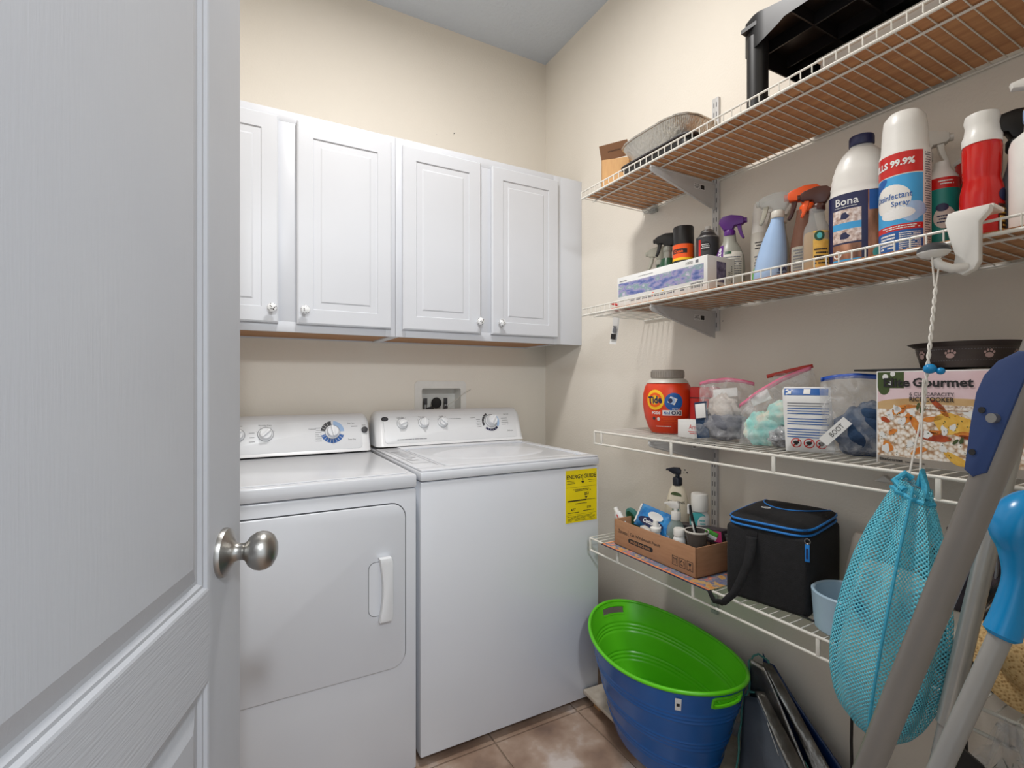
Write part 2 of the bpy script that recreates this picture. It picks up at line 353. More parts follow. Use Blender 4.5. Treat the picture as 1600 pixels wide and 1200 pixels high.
        for px, pz in pts:
            if wrap:
                Rx, Ry = wrap(pz) if callable(wrap) else wrap; an = px / ((Rx + Ry) / 2); out.append(((Rx + off) * math.sin(an), -(Ry + off) * math.cos(an), pz))
            else: out.append((px, y - off, pz))
        N = n + 1; fs = [(0, i, i + 1) for i in range(1, N)]
        for k in range(K - 1):
            for i in range(n): b = 1 + k * N + i; fs.append((b, b + N, b + N + 1, b + 1))
        return s.raw(out, fs, m, False, X)
    def ring(s, x, z, r0, r1, m, y=0, off=.0006, a0=0, a1=2 * PI, n=24, wrap=None, X=None, sc_=(1, 1)):
        out = []
        for i in range(n + 1):
            a = a0 + (a1 - a0) * i / n
            for r in (r0, r1):
                px = x + r * math.cos(a) * sc_[0]; pz = z + r * math.sin(a) * sc_[1]
                if wrap:
                    Rx, Ry = wrap(pz) if callable(wrap) else wrap; an = px / ((Rx + Ry) / 2); out.append(((Rx + off) * math.sin(an), -(Ry + off) * math.cos(an), pz))
                else: out.append((px, y - off, pz))
        return s.raw(out, [(2 * i, 2 * i + 1, 2 * i + 3, 2 * i + 2) for i in range(n)], m, False, X)
    def fine(s, x0, x1, z0, z1, n, m, h=None, wrap=None, y=0, off=.0006, X=None, seed=1):
        """rows of print too small to read"""
        rd = random.Random(seed); dz = (z1 - z0) / n; h = h or dz * .45
        for i in range(n):
            z = z1 - (i + .5) * dz; x = x0
            while x < x1:
                L = rd.uniform(.04, .16) * (x1 - x0); e = min(x + L, x1)
                if rd.random() < .93: s.patch(x, e, z - h / 2, z + h / 2, m, wrap=wrap, y=y, off=off, n=3, X=X)
                x = e + .012 * (x1 - x0)
            if rd.random() < .25: continue
        return s
    def build(s, name, parent=None, loc=None, solid=0.0):
        me = bpy.data.meshes.new(name); me.from_pydata(s.v, [], s.f)
        for m in s.mats: me.materials.append(m)
        me.polygons.foreach_set('material_index', s.m); me.polygons.foreach_set('use_smooth', s.sm)
        if any(u for u in s.uv):
            ul = me.uv_layers.new(name='UVMap'); k = 0
            for p, u in zip(me.polygons, s.uv):
                for q, li in enumerate(p.loop_indices): ul.data[li].uv = u[q] if u else (0, 0)
        me.update()
        o = bpy.data.objects.new(name, me); col.objects.link(o)
        if parent is not None: o.parent = parent
        if loc: o.location = loc
        if any(s.sm):
            md = o.modifiers.new('sharp', 'EDGE_SPLIT'); md.split_angle = R(38)
        if solid:
            md = o.modifiers.new('thick', 'SOLIDIFY'); md.thickness = solid; md.offset = 0
        return o
def thing(name, label, cat, loc=(0, 0, 0), rz=0, group=None, rx=0, ry=0):
    o = bpy.data.objects.new(name, None); col.objects.link(o); o.empty_display_size = 0.05
    o.location = loc; o.rotation_euler = (R(rx), R(ry), R(rz)); return tag(o, label, cat, group)
def tag(o, label, cat, group=None, kind=None):
    o['label'] = label; o['category'] = cat
    if group: o['group'] = group
    if kind: o['kind'] = kind
    return o
def struct(name, mb):
    o = mb.build(name); o['kind'] = 'structure'; return o
def rrect(x0, x1, z0, z1, r, n=6):
    pts = []
    for cx, cz, a in ((x1 - r, z0 + r, -90), (x1 - r, z1 - r, 0), (x0 + r, z1 - r, 90), (x0 + r, z0 + r, 180)):
        for i in range(n + 1): t = R(a + 90 * i / n); pts.append((cx + r * math.cos(t), cz + r * math.sin(t)))
    return pts
def interp(prof):
    P = sorted((z, r) for r, z in prof)
    def f(z):
        if z <= P[0][0]: return P[0][1]
        for (a, ra), (b, rb) in zip(P, P[1:]):
            if z <= b: return ra + (rb - ra) * ((z - a) / (b - a) if b > a else 1)
        return P[-1][1]
    return f

# ------------------------------------------------------------------ the room
CEIL = 2.838
LW = -1.705      # left wall
FW = -2.088      # front wall (door wall) inner face
b = MB()
hx0, hx1, hz0, hz1 = -0.676, -0.476, 1.03, 1.153
b.box((LW - .1, 0, 0), (hx0, .1, CEIL), 'wall'); b.box((hx1, 0, 0), (.1, .1, CEIL), 'wall')
b.box((hx0, 0, 0), (hx1, .1, hz0), 'wall'); b.box((hx0, 0, hz1), (hx1, .1, CEIL), 'wall'); b.box((hx0, .085, hz0), (hx1, .1, hz1), 'wall')
struct('wall_back', b)
struct('wall_right', MB().box((0, -2.2, 0), (.1, 0, CEIL), 'wall'))
struct('wall_left', MB().box((LW - .1, -2.2, 0), (LW, 0, CEIL), 'wall'))
struct('wall_front', MB().box((-.87, FW - .112, 0), (0, FW, CEIL), 'wall').box((-1.665, FW - .112, 2.06), (-.87, FW, CEIL), 'wall').box((LW, FW - .112, 0), (-1.665, FW, CEIL), 'wall'))
struct('ceiling', MB().box((LW - .1, -2.2, CEIL), (.1, .1, CEIL + .1), 'ceiling'))
b = MB(); b.box((-3.2, -4.6, -.1), (.6, .1, -.0035), 'grout')
T = 0.33; gx = -.345; gy = -.752
for i in range(-8, 3):
    for j in range(-12, 3):
        x0 = gx + i * T; y0 = gy + j * T
        if x0 > .3 or x0 < -3.1 or y0 > .05 or y0 < -4.5: continue
        b.box((x0 + .003, y0 + .003, -.02), (min(x0 + T - .003, .59), min(y0 + T - .003, .09), 0), 'tile', 0)
struct('floor', b)
struct('baseboard_right', MB().box((-.012, -2.088, 0), (0, 0, .085), 'white_paint', .003))
struct('baseboard_back', MB().box((LW, -.012, 0), (-.012, 0, .085), 'white_paint', .003))
# a sandy smudge pattern on the plaster: small dark scuffs
b = MB()
for x, z, r in ((-.512, 2.357, .0035), (-.515, 2.35, .002), (-.60, 2.33, .0015)): b.blob(x, z, r, r * .6, 'ink', y=0)
struct('wall_scuffs_1', b)
b = MB(); X9 = Matrix.Rotation(R(-90), 4, 'Z')
for y, z, r in ((-.93, .862, .0035), (-.94, .853, .004), (-.925, .85, .002), (-1.085, .436, .004), (-1.05, .447, .003), (-1.53, 1.62, .002), (-.98, 1.36, .002), (-1.09, 1.38, .0025)):
    b.blob(-y, z, r, r * .7, 'ink', y=0, X=X9, wob=.3)
struct('wall_scuffs_2', b)  # more small dark scuffs, flat marks on the right wall plaster

# ------------------------------------------------------------------ raised-panel helper (doors)
def panel_face(mb, x0, x1, z0, z1, y, loops, m, fieldm=None, round_=0):
    """nested rectangles: loops = [(inset, depth)...] depth positive goes into the door"""
    prev = None
    for ins, dp in loops:
        cur = [(x0 + ins, y + dp, z0 + ins), (x1 - ins, y + dp, z0 + ins), (x1 - ins, y + dp, z1 - ins), (x0 + ins, y + dp, z1 - ins)]
        if prev:
            for i in range(4): mb.raw([prev[i], prev[(i + 1) % 4], cur[(i + 1) % 4], cur[i]], [(0, 1, 2, 3)], m)
        prev = cur
    mb.raw(prev, [(0, 1, 2, 3)], fieldm or m)

# the open room door; local x runs from the hinge to the free edge, front face at y = 0 looks to -y
dth = 18.6
hx, hy = -1.409 - .76 * math.sin(R(dth)), -1.343 - .76 * math.cos(R(dth))
door = bpy.data.objects.new('door_1', None); col.objects.link(door); door.location = (hx, hy, 0.012); door.rotation_euler = (0, 0, R(90 - dth)); door['kind'] = 'structure'
W_, H_ = .76, 2.03
b = MB()
st = .112
zp = [(.22, .775), (.892, 1.90)]
x0, x1 = st, W_ - st
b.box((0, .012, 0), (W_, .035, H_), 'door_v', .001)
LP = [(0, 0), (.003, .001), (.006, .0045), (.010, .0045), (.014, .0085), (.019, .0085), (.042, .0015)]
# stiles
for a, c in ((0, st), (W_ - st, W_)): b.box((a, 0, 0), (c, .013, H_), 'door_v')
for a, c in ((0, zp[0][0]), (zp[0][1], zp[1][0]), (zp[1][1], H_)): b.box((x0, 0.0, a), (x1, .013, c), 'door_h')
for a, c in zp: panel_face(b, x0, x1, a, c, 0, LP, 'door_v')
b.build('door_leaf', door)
# knob (both sides), backset 65 mm
k = MB(); kx, kz = W_ - .066, .925
T0 = Matrix.Translation((kx, 0, kz)) @ Matrix.Rotation(R(90), 4, 'X')
prof = [(0, 0), (.0335, 0), (.0335, .003), (.032, .0065), (.027, .009), (.020, .012), (.0135, .016), (.0115, .021), (.0115, .027), (.0135, .031), (.021, .036), (.0255, .043), (.0268, .050), (.0258, .057), (.0215, .064), (.013, .0688), (.004, .0705), (0, .0706)]
k.lathe(prof, 'nickel', n=48, X=T0)
T1 = Matrix.Translation((kx, .035, kz)) @ Matrix.Rotation(R(-90), 4, 'X')
k.lathe(prof, 'nickel', n=48, X=T1)
k.box((W_ - .001, .008, kz - .028), (W_ + .0012, .027, kz + .028), 'nickel')
o = k.build('door_knob', door); o['label'] = 'brushed nickel round knob'

# ------------------------------------------------------------------ wall cabinets
CD = -.314; CT = 2.116; CB = 1.352
def cab_door(cab, x0, x1, z0, z1, kx):
    d = MB(); y = CD - .019
    d.box((x0 + .0005, y + .010, z0 + .0005), (x1 - .0005, CD - .001, z1 - .0005), 'white_paint')
    d.box((x0, y + .004, z0), (x1, y + .011, z1), 'white_paint')
    q = [(0, .004), (.005, 0), (.052, 0), (.0535, .003), (.057, .0075), (.064, .0085), (.068, .0085), (.082, .0015)]
    panel_face(d, x0, x1, z0, z1, y, q, 'white_paint')
    o = d.build('door', cab)
    k = MB(X=Matrix.Translation((kx, y, z0 + .047)) @ Matrix.Rotation(R(90), 4, 'X'))
    k.lathe([(0, 0), (.007, 0), (.006, .004), (.0055, .012), (.009, .015), (.0145, .019), (.0158, .0245), (.0135, .030), (.007, .0335), (0, .0345)], 'porcelain', n=28)
    kk = k.build('knob', o); kk['label'] = 'white porcelain knob with dark speckles'
def cabinet(x0, x1, label, doors, fill=None):
    c = thing('wall_cabinet', label, 'cabinet', (0, 0, 0), group=None)
    f = MB(); t = .016
    f.box((x0, CD + .018, CB), (x0 + t, -.001, CT), 'white_paint'); f.box((x1 - t, CD + .018, CB), (x1, -.001, CT), 'white_paint')
    f.box((x0, CD + .018, CT - t), (x1, -.001, CT), 'white_paint'); f.box((x0 + t, -.008, CB), (x1 - t, -.001, CT), 'white_paint')
    f.build('carcass', c)
    MB().box((x0 + t, CD + .019, CB + .005), (x1 - t, -.009, CB + .017), 'oak').build('bottom_panel', c)['label'] = 'bare brown wood underside'
    g = MB()
    g.box((x0, CD, CB), (x0 + .038, CD + .018, CT), 'white_paint', .0008); g.box((x1 - .038, CD, CB), (x1, CD + .018, CT), 'white_paint', .0008)
    g.box((x0 + .038, CD, CB), (x1 - .038, CD + .018, CB + .036), 'white_paint', .0008); g.box((x0 + .038, CD, CT - .038), (x1 - .038, CD + .018, CT), 'white_paint', .0008)
    xm = (doors[0][1] + doors[1][0]) / 2
    g.box((xm - .036, CD, CB + .036), (xm + .036, CD + .018, CT - .038), 'white_paint', .0008)
    g.build('face_frame', c)
    for a, e, kx in doors: cab_door(c, a, e, 1.380, 2.086, kx)
    return c
cabinet(-1.642, -.8815, 'white two-door wall cabinet hung above the dryer, partly behind the open door', [(-1.617, -1.289, -1.310), (-1.231, -.901, -1.207)])
cabinet(-.880, -.119, 'white two-door wall cabinet hung above the washer, next to the corner', [(-.857, -.528, -.541), (-.477, -.142, -.442)])
for x0, x1, lab in ((-.1185, -.0005, 'plain white filler strip closing the gap between cabinet and right wall'), (-1.704, -1.643, 'plain white filler strip between cabinet and left wall')):
    tag(MB().box((x0, CD, CB), (x1, CD + .018, CT), 'white_paint', .0008).box((x0 + .002, CD + .018, CB + .002), (x0 + .014, -.001, CT - .002), 'white_paint').build('filler_strip'), lab, 'panel')

# ------------------------------------------------------------------ appliances
DECK = .908
def console(parent, x0, x1, zb):
    """sloped control console; returns the matrix of its fascia: local x along, z up the slope, -y outwards"""
    yb, zt = -.165, zb + .145
    prof = [(-.035, zb), (yb - .012, zb), (yb, zb + .012), (yb + .038, zt - .024), (yb + .048, zt - .010), (yb + .062, zt - .002), (yb + .078, zt), (-.045, zt - .004), (-.035, zt - .02)]
    m = MB(); n = 14; N = len(prof); vs = []; xs = []
    r = .030
    for i in range(7): t = i / 6; xs.append((x0 + r * (1 - math.cos(t * PI / 2)), math.sin(t * PI / 2)))
    xs = [(x, s_) for x, s_ in xs] + [((x0 + x1) / 2, 1)] + [(x1 - (x - x0), s_) for x, s_ in reversed(xs)]
    for x, s_ in xs:
        for (y, z) in prof:
            h = z - zb; k = .72 + .28 * s_
            vs.append((x, y if y > -.05 else -.05 + (y + .05) * (.80 + .20 * s_), zb + h * k))
    fs = []
    for i in range(len(xs) - 1):
        for j in range(N): j2 = (j + 1) % N; fs.append((i * N + j, (i + 1) * N + j, (i + 1) * N + j2, i * N + j2))
    fs.append(tuple(range(N))); fs.append(tuple((len(xs) - 1) * N + j for j in range(N))[::-1])
    m.raw(vs, fs, 'enamel2', True)
    a = Vector((0, yb, zb + .012)); c = Vector((0, yb + .038, zt - .024)); up = (c - a).normalized(); xa = Vector((1, 0, 0)); out = up.cross(xa)   # local y = inwards
    F = Matrix((xa, out, up)).transposed().to_4x4()
    # columns must be (x, y, z): y axis points into the panel
    if F.col[1][1] < 0: F = Matrix((xa, -out, up)).transposed().to_4x4()
    F.translation = a
    m.prism(rrect(x0 + .035, x1 - .035, -.002, .112, .016), -.0022, .001, 'enamel2', 'y', bev=.0012, X=F)
    o = m.build('console', parent)
    return o, F
def dial(parent, F, x, z, r, ang, m='enamel2', pointer=True, h=.018):
    d = MB(X=F); T = Matrix.Translation((x, -.0022, z)) @ Matrix.Rotation(R(90), 4, 'X')
    d.lathe([(0, 0), (r * 1.18, 0), (r * 1.18, .002), (r, .003), (r * .96, h * .75), (r * .86, h), (0, h)], m, n=36, X=T)
    T2 = Matrix.Translation((x, -.0022 - h, z)) @ Matrix.Rotation(R(ang), 4, 'Y')
    d.box((-r * .22, -.008, -r * .92), (r * .22, .001, r * .92), m, .002, X=T2)
    d.lathe([(r * 1.2, 0), (r * 1.28, .0004)], 'greyink', n=36, X=T, cap=False)
    return d.build('dial', parent)
def ticks(mb, x, z, r, n, a0, a1, l=.006, m='greyink'):
    for i in range(n):
        a = R(a0 + (a1 - a0) * i / max(1, n - 1)); T = Matrix.Translation((x, 0, z)) @ Matrix.Rotation(-a, 4, 'Y')
        mb.patch(r, r + l, -.0004, .0004, m, y=-.0022, X=T)

# washer
wx0, wx1, wy = -.9245, -.2385, -.7385
ws = thing('washing_machine', 'white top-loading washing machine in the corner with yellow energy label', 'washing machine', ((wx0 + wx1) / 2, (wy - .06) / 2, 0))
wsx = (wx0 + wx1) / 2; wsy = (wy - .06) / 2
def P_(mb, name, root):      # world-space geometry under a root
    o = mb.build(name, root); o.matrix_parent_inverse = Matrix.Translation(-Vector(root.location)); return o
b = MB(); b.box((wx0 + .001, wy, .028), (wx1 - .001, -.06, .870), 'enamel', .006)
P_(b, 'body', ws)
b = MB()
# deck: rim with a recessed well
lx0, lx1, ly0, ly1 = wx0 + .105, wx1 - .045, wy + .055, -.215
b.box((wx0, wy - .004, .873), (wx1, -.05, .9015), 'enamel', .006)
P_(b, 'top_deck', ws)
b = MB()
ring = []
yo0, yo1 = wy + .012, -.17
panel = [(wx0 + .02, yo0, .9015), (wx1 - .02, yo0, .9015), (wx1 - .02, yo1, .9015), (wx0 + .02, yo1, .9015)]
b.box((wx0 + .004, wy, .9008), (wx1 - .004, wy + .05, DECK), 'enamel', .003)
b.box((wx0 + .004, wy + .045, .9008), (wx0 + .10, -.17, DECK), 'enamel', .003)
b.box((wx1 - .04, wy + .045, .9008), (wx1 - .004, -.17, DECK), 'enamel', .003)
b.box((wx0 + .09, -.225, .9008), (wx1 - .03, -.165, DECK + .004), 'enamel', .003)
P_(b, 'deck_rim', ws)
b = MB(); b.prism(rrect(wx0 + .108, wx1 - .047, wy + .057, -.232, .03), .9016, .9062, 'enamel', 'z', bev=.002)
b.lathe([(.215, 0), (.205, .0022), (.19, .003), (0, .003)], 'enamel', c=((wx0 + wx1) / 2 + .03, -.46, .9062), sx=1.05, sy=.72, n=64)
o = P_(b, 'lid', ws)
b = MB()
XT = Matrix.Translation((0, 0, DECK + .0003)) @ Matrix.Rotation(R(-90), 4, 'X')
for x0, x1, y0, y1 in ((wx0 + .02, wx0 + .0215, -.60, -.25), (wx0 + .085, wx0 + .0865, -.66, -.25), (wx0 + .02, wx0 + .0865, -.601, -.599)):
    b.raw([(x0, y0, DECK + .0006), (x1, y0, DECK + .0006), (x1, y1, DECK + .0006), (x0, y1, DECK + .0006)], [(0, 1, 2, 3)], 'greyink')
for i in range(8):
    y = -.30 - i * .034; x0 = wx0 + .03; x1 = wx0 + .03 + random.uniform(.02, .045)
    b.raw([(x0, y, DECK + .0006), (x1, y, DECK + .0006), (x1, y + .006, DECK + .0006), (x0, y + .006, DECK + .0006)], [(0, 1, 2, 3)], 'greyink')
P_(b, 'printed_panel', ws)
con, F = console(None, wx0 + .008, wx1 + .012, DECK + .006); con.parent = ws; con.matrix_parent_inverse = Matrix.Translation(-Vector(ws.location))
def sub(o, root, par): o.parent = par; o.matrix_parent_inverse = (par.matrix_parent_inverse.inverted() @ Matrix.Translation(-Vector(root.location))) if False else Matrix.Identity(4)
KX = [-.803, -.710, -.622]
for x, a in zip(KX, (65, 5, -45)): dial(con, F, x, .082, .0185, a)
dial(con, F, -.387, .080, .024, 35, h=.026)
g = MB(X=F)
g.ring(-.390, .076, .034, .044, 'darkgrey', y=-.0022, a0=R(115), a1=R(205)); g.ring(-.390, .076, .034, .044, 'navy', y=-.0022, a0=R(225), a1=R(318)); g.ring(-.390, .076, .034, .044, 'paleblue', y=-.0022, a0=R(-35), a1=R(40))
for a in (128, 142, 160, 180, 245, 262, 280, 298):
    T = Matrix.Translation((-.390, 0, .076)) @ Matrix.Rotation(-R(a), 4, 'Y'); g.patch(.036, .042, -.0008, .0008, 'paper', y=-.0030, X=T)
g.text('Load Size', -.810, .1085, .0055, 'ink', y=-.0022); g.text('Temperature', -.716, .1085, .0055, 'ink', y=-.0022); g.text('Options', -.628, .1085, .0055, 'ink', y=-.0022)
g.text('Cottons', -.478, .098, .0055, 'ink', y=-.0022); g.text('Easy Care', -.305, .1085, .006, 'ink', y=-.0022); g.text('Delicates', -.295, .030, .0055, 'ink', y=-.0022)
g.fine(-.83, -.69, .010, .016, 1, 'greyink', y=-.0022); g.fine(-.462, -.440, .05, .092, 5, 'greyink', h=.0018, y=-.0022); g.fine(-.335, -.30, .055, .095, 4, 'greyink', h=.0018, y=-.0022); g.fine(-.59, -.53, .094, .098, 1, 'greyink', h=.0018, y=-.0022)
for x in KX: ticks(g, x, .082, .025, 5, 30, 150, .006)
g.build('printed_markings', con)
g = MB(X=F); g.blob(-.876, .104, .015, .0095, 'ink', y=-.0022); g.ring(-.876, .104, .008, .009, 'greyink', y=-.0026, sc_=(1, .65)); g.text('GE', -.876, .104, .006, 'greyink', y=-.0028)
g.build('badge', con)['label'] = 'black oval badge'
b = MB()
for x in (wx0 + .05, wx1 - .05):
    for y in (wy + .06, -.12): P_(MB().cyl((x, y, 0), (x, y, .03), .02, 'black'), 'foot', ws)
# energy label
b = MB(); ex0, ex1, ez0, ez1 = -.388, -.249, .673, .861; yy = wy - .0006; ew = ex1 - ex0
b.box((ex0, yy - .0004, ez0), (ex1, wy + .0002, ez1), 'eyellow')
yy -= .0004
b.text('ENERGY', ex0 + ew * .29, ez1 - .024, .015, 'ink', y=yy, w=ew * .52, bold=.02); b.text('GUIDE', ex1 - ew * .23, ez1 - .024, .015, 'ink', y=yy, w=ew * .40, bold=.02)
b.patch(ex0 + ew * .525, ex0 + ew * .55, ez1 - .045, ez1 - .03, 'ink', y=yy, off=.0005); b.raw([(ex0 + ew * .48, yy - .0005, ez1 - .042), (ex0 + ew * .6, yy - .0005, ez1 - .042), (ex0 + ew * .54, yy - .0005, ez1 - .051)], [(0, 2, 1)], 'ink')
b.fine(ex0 + .005, ex0 + .04, ez1 - .05, ez1 - .036, 3, 'ink', h=.0015, y=yy); b.fine(ex1 - .04, ex1 - .006, ez1 - .05, ez1 - .036, 2, 'ink', h=.0015, y=yy)
b.patch(ex0 + .003, ex1 - .003, ez1 - .062, ez1 - .0612, 'ink', y=yy)
b.fine(ex0 + .032, ex1 - .028, ez1 - .078, ez1 - .068, 2, 'ink', y=yy)
b.text('$51', ex0 + ew * .66, ez1 - .089, .012, 'ink', y=yy, bold=.02); b.raw([(ex0 + ew * .6, yy - .0005, ez1 - .098), (ex0 + ew * .7, yy - .0005, ez1 - .098), (ex0 + ew * .65, yy - .0005, ez1 - .106)], [(0, 2, 1)], 'ink')
b.patch(ex0 + .008, ex0 + ew * .66, ez1 - .1125, ez1 - .108, 'ink', y=yy); b.patch(ex0 + ew * .66, ex1 - .008, ez1 - .111, ez1 - .1095, 'ink', y=yy)
b.fine(ex0 + .04, ex1 - .04, ez1 - .124, ez1 - .119, 1, 'ink', y=yy)
b.text('477', ex0 + ew * .24, ez1 - .142, .010, 'ink', y=yy, bold=.02); b.text('$28', ex0 + ew * .74, ez1 - .138, .010, 'ink', y=yy, bold=.02)
b.fine(ex0 + .008, ex0 + ew * .46, ez1 - .155, ez1 - .15, 1, 'ink', y=yy); b.fine(ex0 + ew * .54, ex1 - .008, ez1 - .152, ez1 - .147, 1, 'ink', y=yy)
b.patch(ex0 + .003, ex1 - .003, ez1 - .1605, ez1 - .160, 'ink', y=yy)
b.fine(ex0 + .008, ex1 - .01, ez0 + .004, ez1 - .164, 5, 'ink', h=.0013, y=yy)
P_(b, 'energy_label', ws)['label'] = 'yellow energy guide label in the top right corner of the front'

# dryer
dx0, dx1 = -1.621, -.935
dr = thing('dryer', 'white front-door clothes dryer half hidden by the open door', 'dryer', ((dx0 + dx1) / 2, (wy - .06) / 2, 0))
P_(MB().box((dx0 + .001, wy, .006), (dx1 - .001, -.06, .856), 'enamel', .006), 'body', dr)
b = MB(); b.box((dx0, wy - .004, .8585), (dx1, -.05, .898), 'enamel', .007)
b.prism(rrect(dx0 + .018, dx1 - .018, wy + .02, -.19, .02), .898, .9005, 'enamel', 'z', bev=.0015)
P_(b, 'top_deck', dr)
b = MB(); b.prism(rrect(-1.584 - .003, -.969, .329, .819, .045), wy - .001, wy + .0005, 'seam', 'y')
b.prism(rrect(-1.584, -.972, .332, .816, .042), wy - .009, wy, 'enamel', 'y', bev=.004)
dd = P_(b, 'door', dr)
b = MB(); b.prism(rrect(-1.082, -1.03, .497, .655, .02), wy - .0095, wy - .0085, 'seam', 'y'); b.prism(rrect(-1.0805, -1.031, .4985, .6535, .019), wy - .0099, wy - .009, 'enamel', 'y')
pts = []
for i in range(13):
    t = i / 12; pts.append((-1.054 + .010 * math.sin(t * PI), .484 + .184 * t))
pol = pts[:] ; pol += [(-1.020, .668), (-1.015, .657), (-1.015, .496), (-1.020, .484)]
b.prism(pol, wy - .032, wy - .009, 'enamel2', 'y', bev=.004)
hd = b.build('handle', dd); hd['label'] = 'curved white pull handle beside its recess'
con, F = console(None, dx0 + .004, dx1 - .002, .9005 + .005); con.parent = dr; con.matrix_parent_inverse = Matrix.Translation(-Vector(dr.location))
dial(con, F, -1.412, .070, .0195, 42, h=.02); dial(con, F, -1.320, .070, .0215, 48, h=.02); dial(con, F, -1.084, .068, .0225, -12, h=.022)
g = MB(X=F)
g.ring(-1.084, .068, .0285, .0445, 'darkgrey', y=-.0022, a0=R(96), a1=R(172)); g.ring(-1.084, .068, .0285, .0445, 'blueprint', y=-.0022, a0=R(196), a1=R(344)); g.ring(-1.084, .068, .0285, .0445, 'paleblue', y=-.0022, a0=R(2), a1=R(84))
for a in list(range(205, 344, 17)) + [120, 138, 155]:
    T = Matrix.Translation((-1.084, 0, .068)) @ Matrix.Rotation(-R(a), 4, 'Y'); g.patch(.030, .0445, -.0006, .0006, 'paper', y=-.0030, X=T)
g.text('Wrinkle Care', -1.322, .104, .0055, 'ink', y=-.0022); g.text('Cottons', -1.158, .083, .0055, 'ink', y=-.0022); g.text('Easy Care', -1.012, .100, .006, 'ink', y=-.0022); g.text('Time Dry', -1.012, .034, .007, 'ink', y=-.0022)
g.text('Start', -.962, .092, .005, 'ink', y=-.0022); g.text('Dryness', -1.405, .104, .005, 'ink', y=-.0022)
g.fine(-1.147, -1.125, .03, .09, 7, 'greyink', h=.0015, y=-.0022); g.fine(-1.375, -1.355, .035, .085, 3, 'greyink', h=.002, y=-.0022); g.fine(-1.012, -.985, .085, .09, 1, 'greyink', h=.002, y=-.0022)
ticks(g, -1.320, .070, .028, 5, 20, 160, .005)
g.build('printed_markings', con)
g = MB(X=F); g.lathe([(0, 0), (.0125, 0), (.0125, .003), (.009, .005), (0, .005)], 'darkgrey', n=28, X=Matrix.Translation((-.960, -.0022, .072)) @ Matrix.Rotation(R(90), 4, 'X')); g.build('start_button', con)['label'] = 'round dark grey start button'
b = MB()
for x in (dx0 + .05, dx1 - .05): P_(MB().cyl((x, -.68, 0), (x, -.68, .01), .02, 'black'), 'foot', dr)

# laundry outlet box in the back wall
ob = thing('outlet_box', 'white recessed washer outlet box with dark valves above the washer', 'outlet box', (-.576, 0, 1.1))
b = MB()
def frame_ring(mb, x0, x1, z0, z1, ix0, ix1, iz0, iz1, y0, y1, m):
    o_ = rrect(x0, x1, z0, z1, .018); i_ = rrect(ix0, ix1, iz0, iz1, .008); n = len(o_)
    vs = [(p[0], y0, p[1]) for p in o_] + [(p[0], y0, p[1]) for p in i_] + [(p[0], y1, p[1]) for p in o_] + [(p[0], y1, p[1]) for p in i_]
    fs = []
    for i in range(n):
        j = (i + 1) % n; fs += [(i, j, n + j, n + i), (2 * n + i, 2 * n + j, j, i), (n + i, n + j, 3 * n + j, 3 * n + i)]
    mb.raw(vs, fs, m)
frame_ring(b, -.706, -.452, 1.0, 1.184, -.672, -.480, 1.034, 1.150, -.004, .0, 'whitepl')
P_(b, 'trim_frame', ob)
b = MB(); b.box((-.6755, .075, 1.031), (-.4765, .084, 1.1525), 'whitepl'); b.box((-.6755, .001, 1.031), (-.672, .075, 1.1525), 'whitepl'); b.box((-.480, .001, 1.031), (-.4765, .075, 1.1525), 'whitepl'); b.box((-.672, .001, 1.150), (-.480, .075, 1.1525), 'whitepl')
P_(b, 'recess', ob)
for x, m in ((-.645, 'darkgrey'), (-.545, 'darkgrey')):
    b = MB(); b.box((x - .008, .02, 1.075), (x + .008, .034, 1.105), m, .002); b.cyl((x, .03, 1.04), (x, .03, 1.075), .009, 'steelwire'); P_(b, 'valve', ob)
b = MB(); b.lathe([(0, 0), (.024, 0), (.026, .006), (.024, .012), (0, .012)], 'black', n=24, X=Matrix.Translation((-.592, .03, 1.082)) @ Matrix.Rotation(R(90), 4, 'X')); P_(b, 'drain_cap', ob)
b = MB(); b.tube([(-.56, .02, 1.04), (-.54, 0.0, 1.075), (-.50, -.01, 1.10), (-.47, -.012, 1.125), (-.43, -.006, 1.145)], .0015, 'offwhite', n=6); P_(b, 'thin_wire', ob)
for pth in ([(-.645, .03, 1.05), (-.62, .01, 1.06), (-.615, -.005, 1.045), (-.615, -.02, 1.0)], [(-.545, .03, 1.05), (-.55, .005, 1.062), (-.56, -.01, 1.045), (-.56, -.02, 1.0)]):
    P_(MB().tube(pth, .008, 'darkgrey'), 'hose', ob)

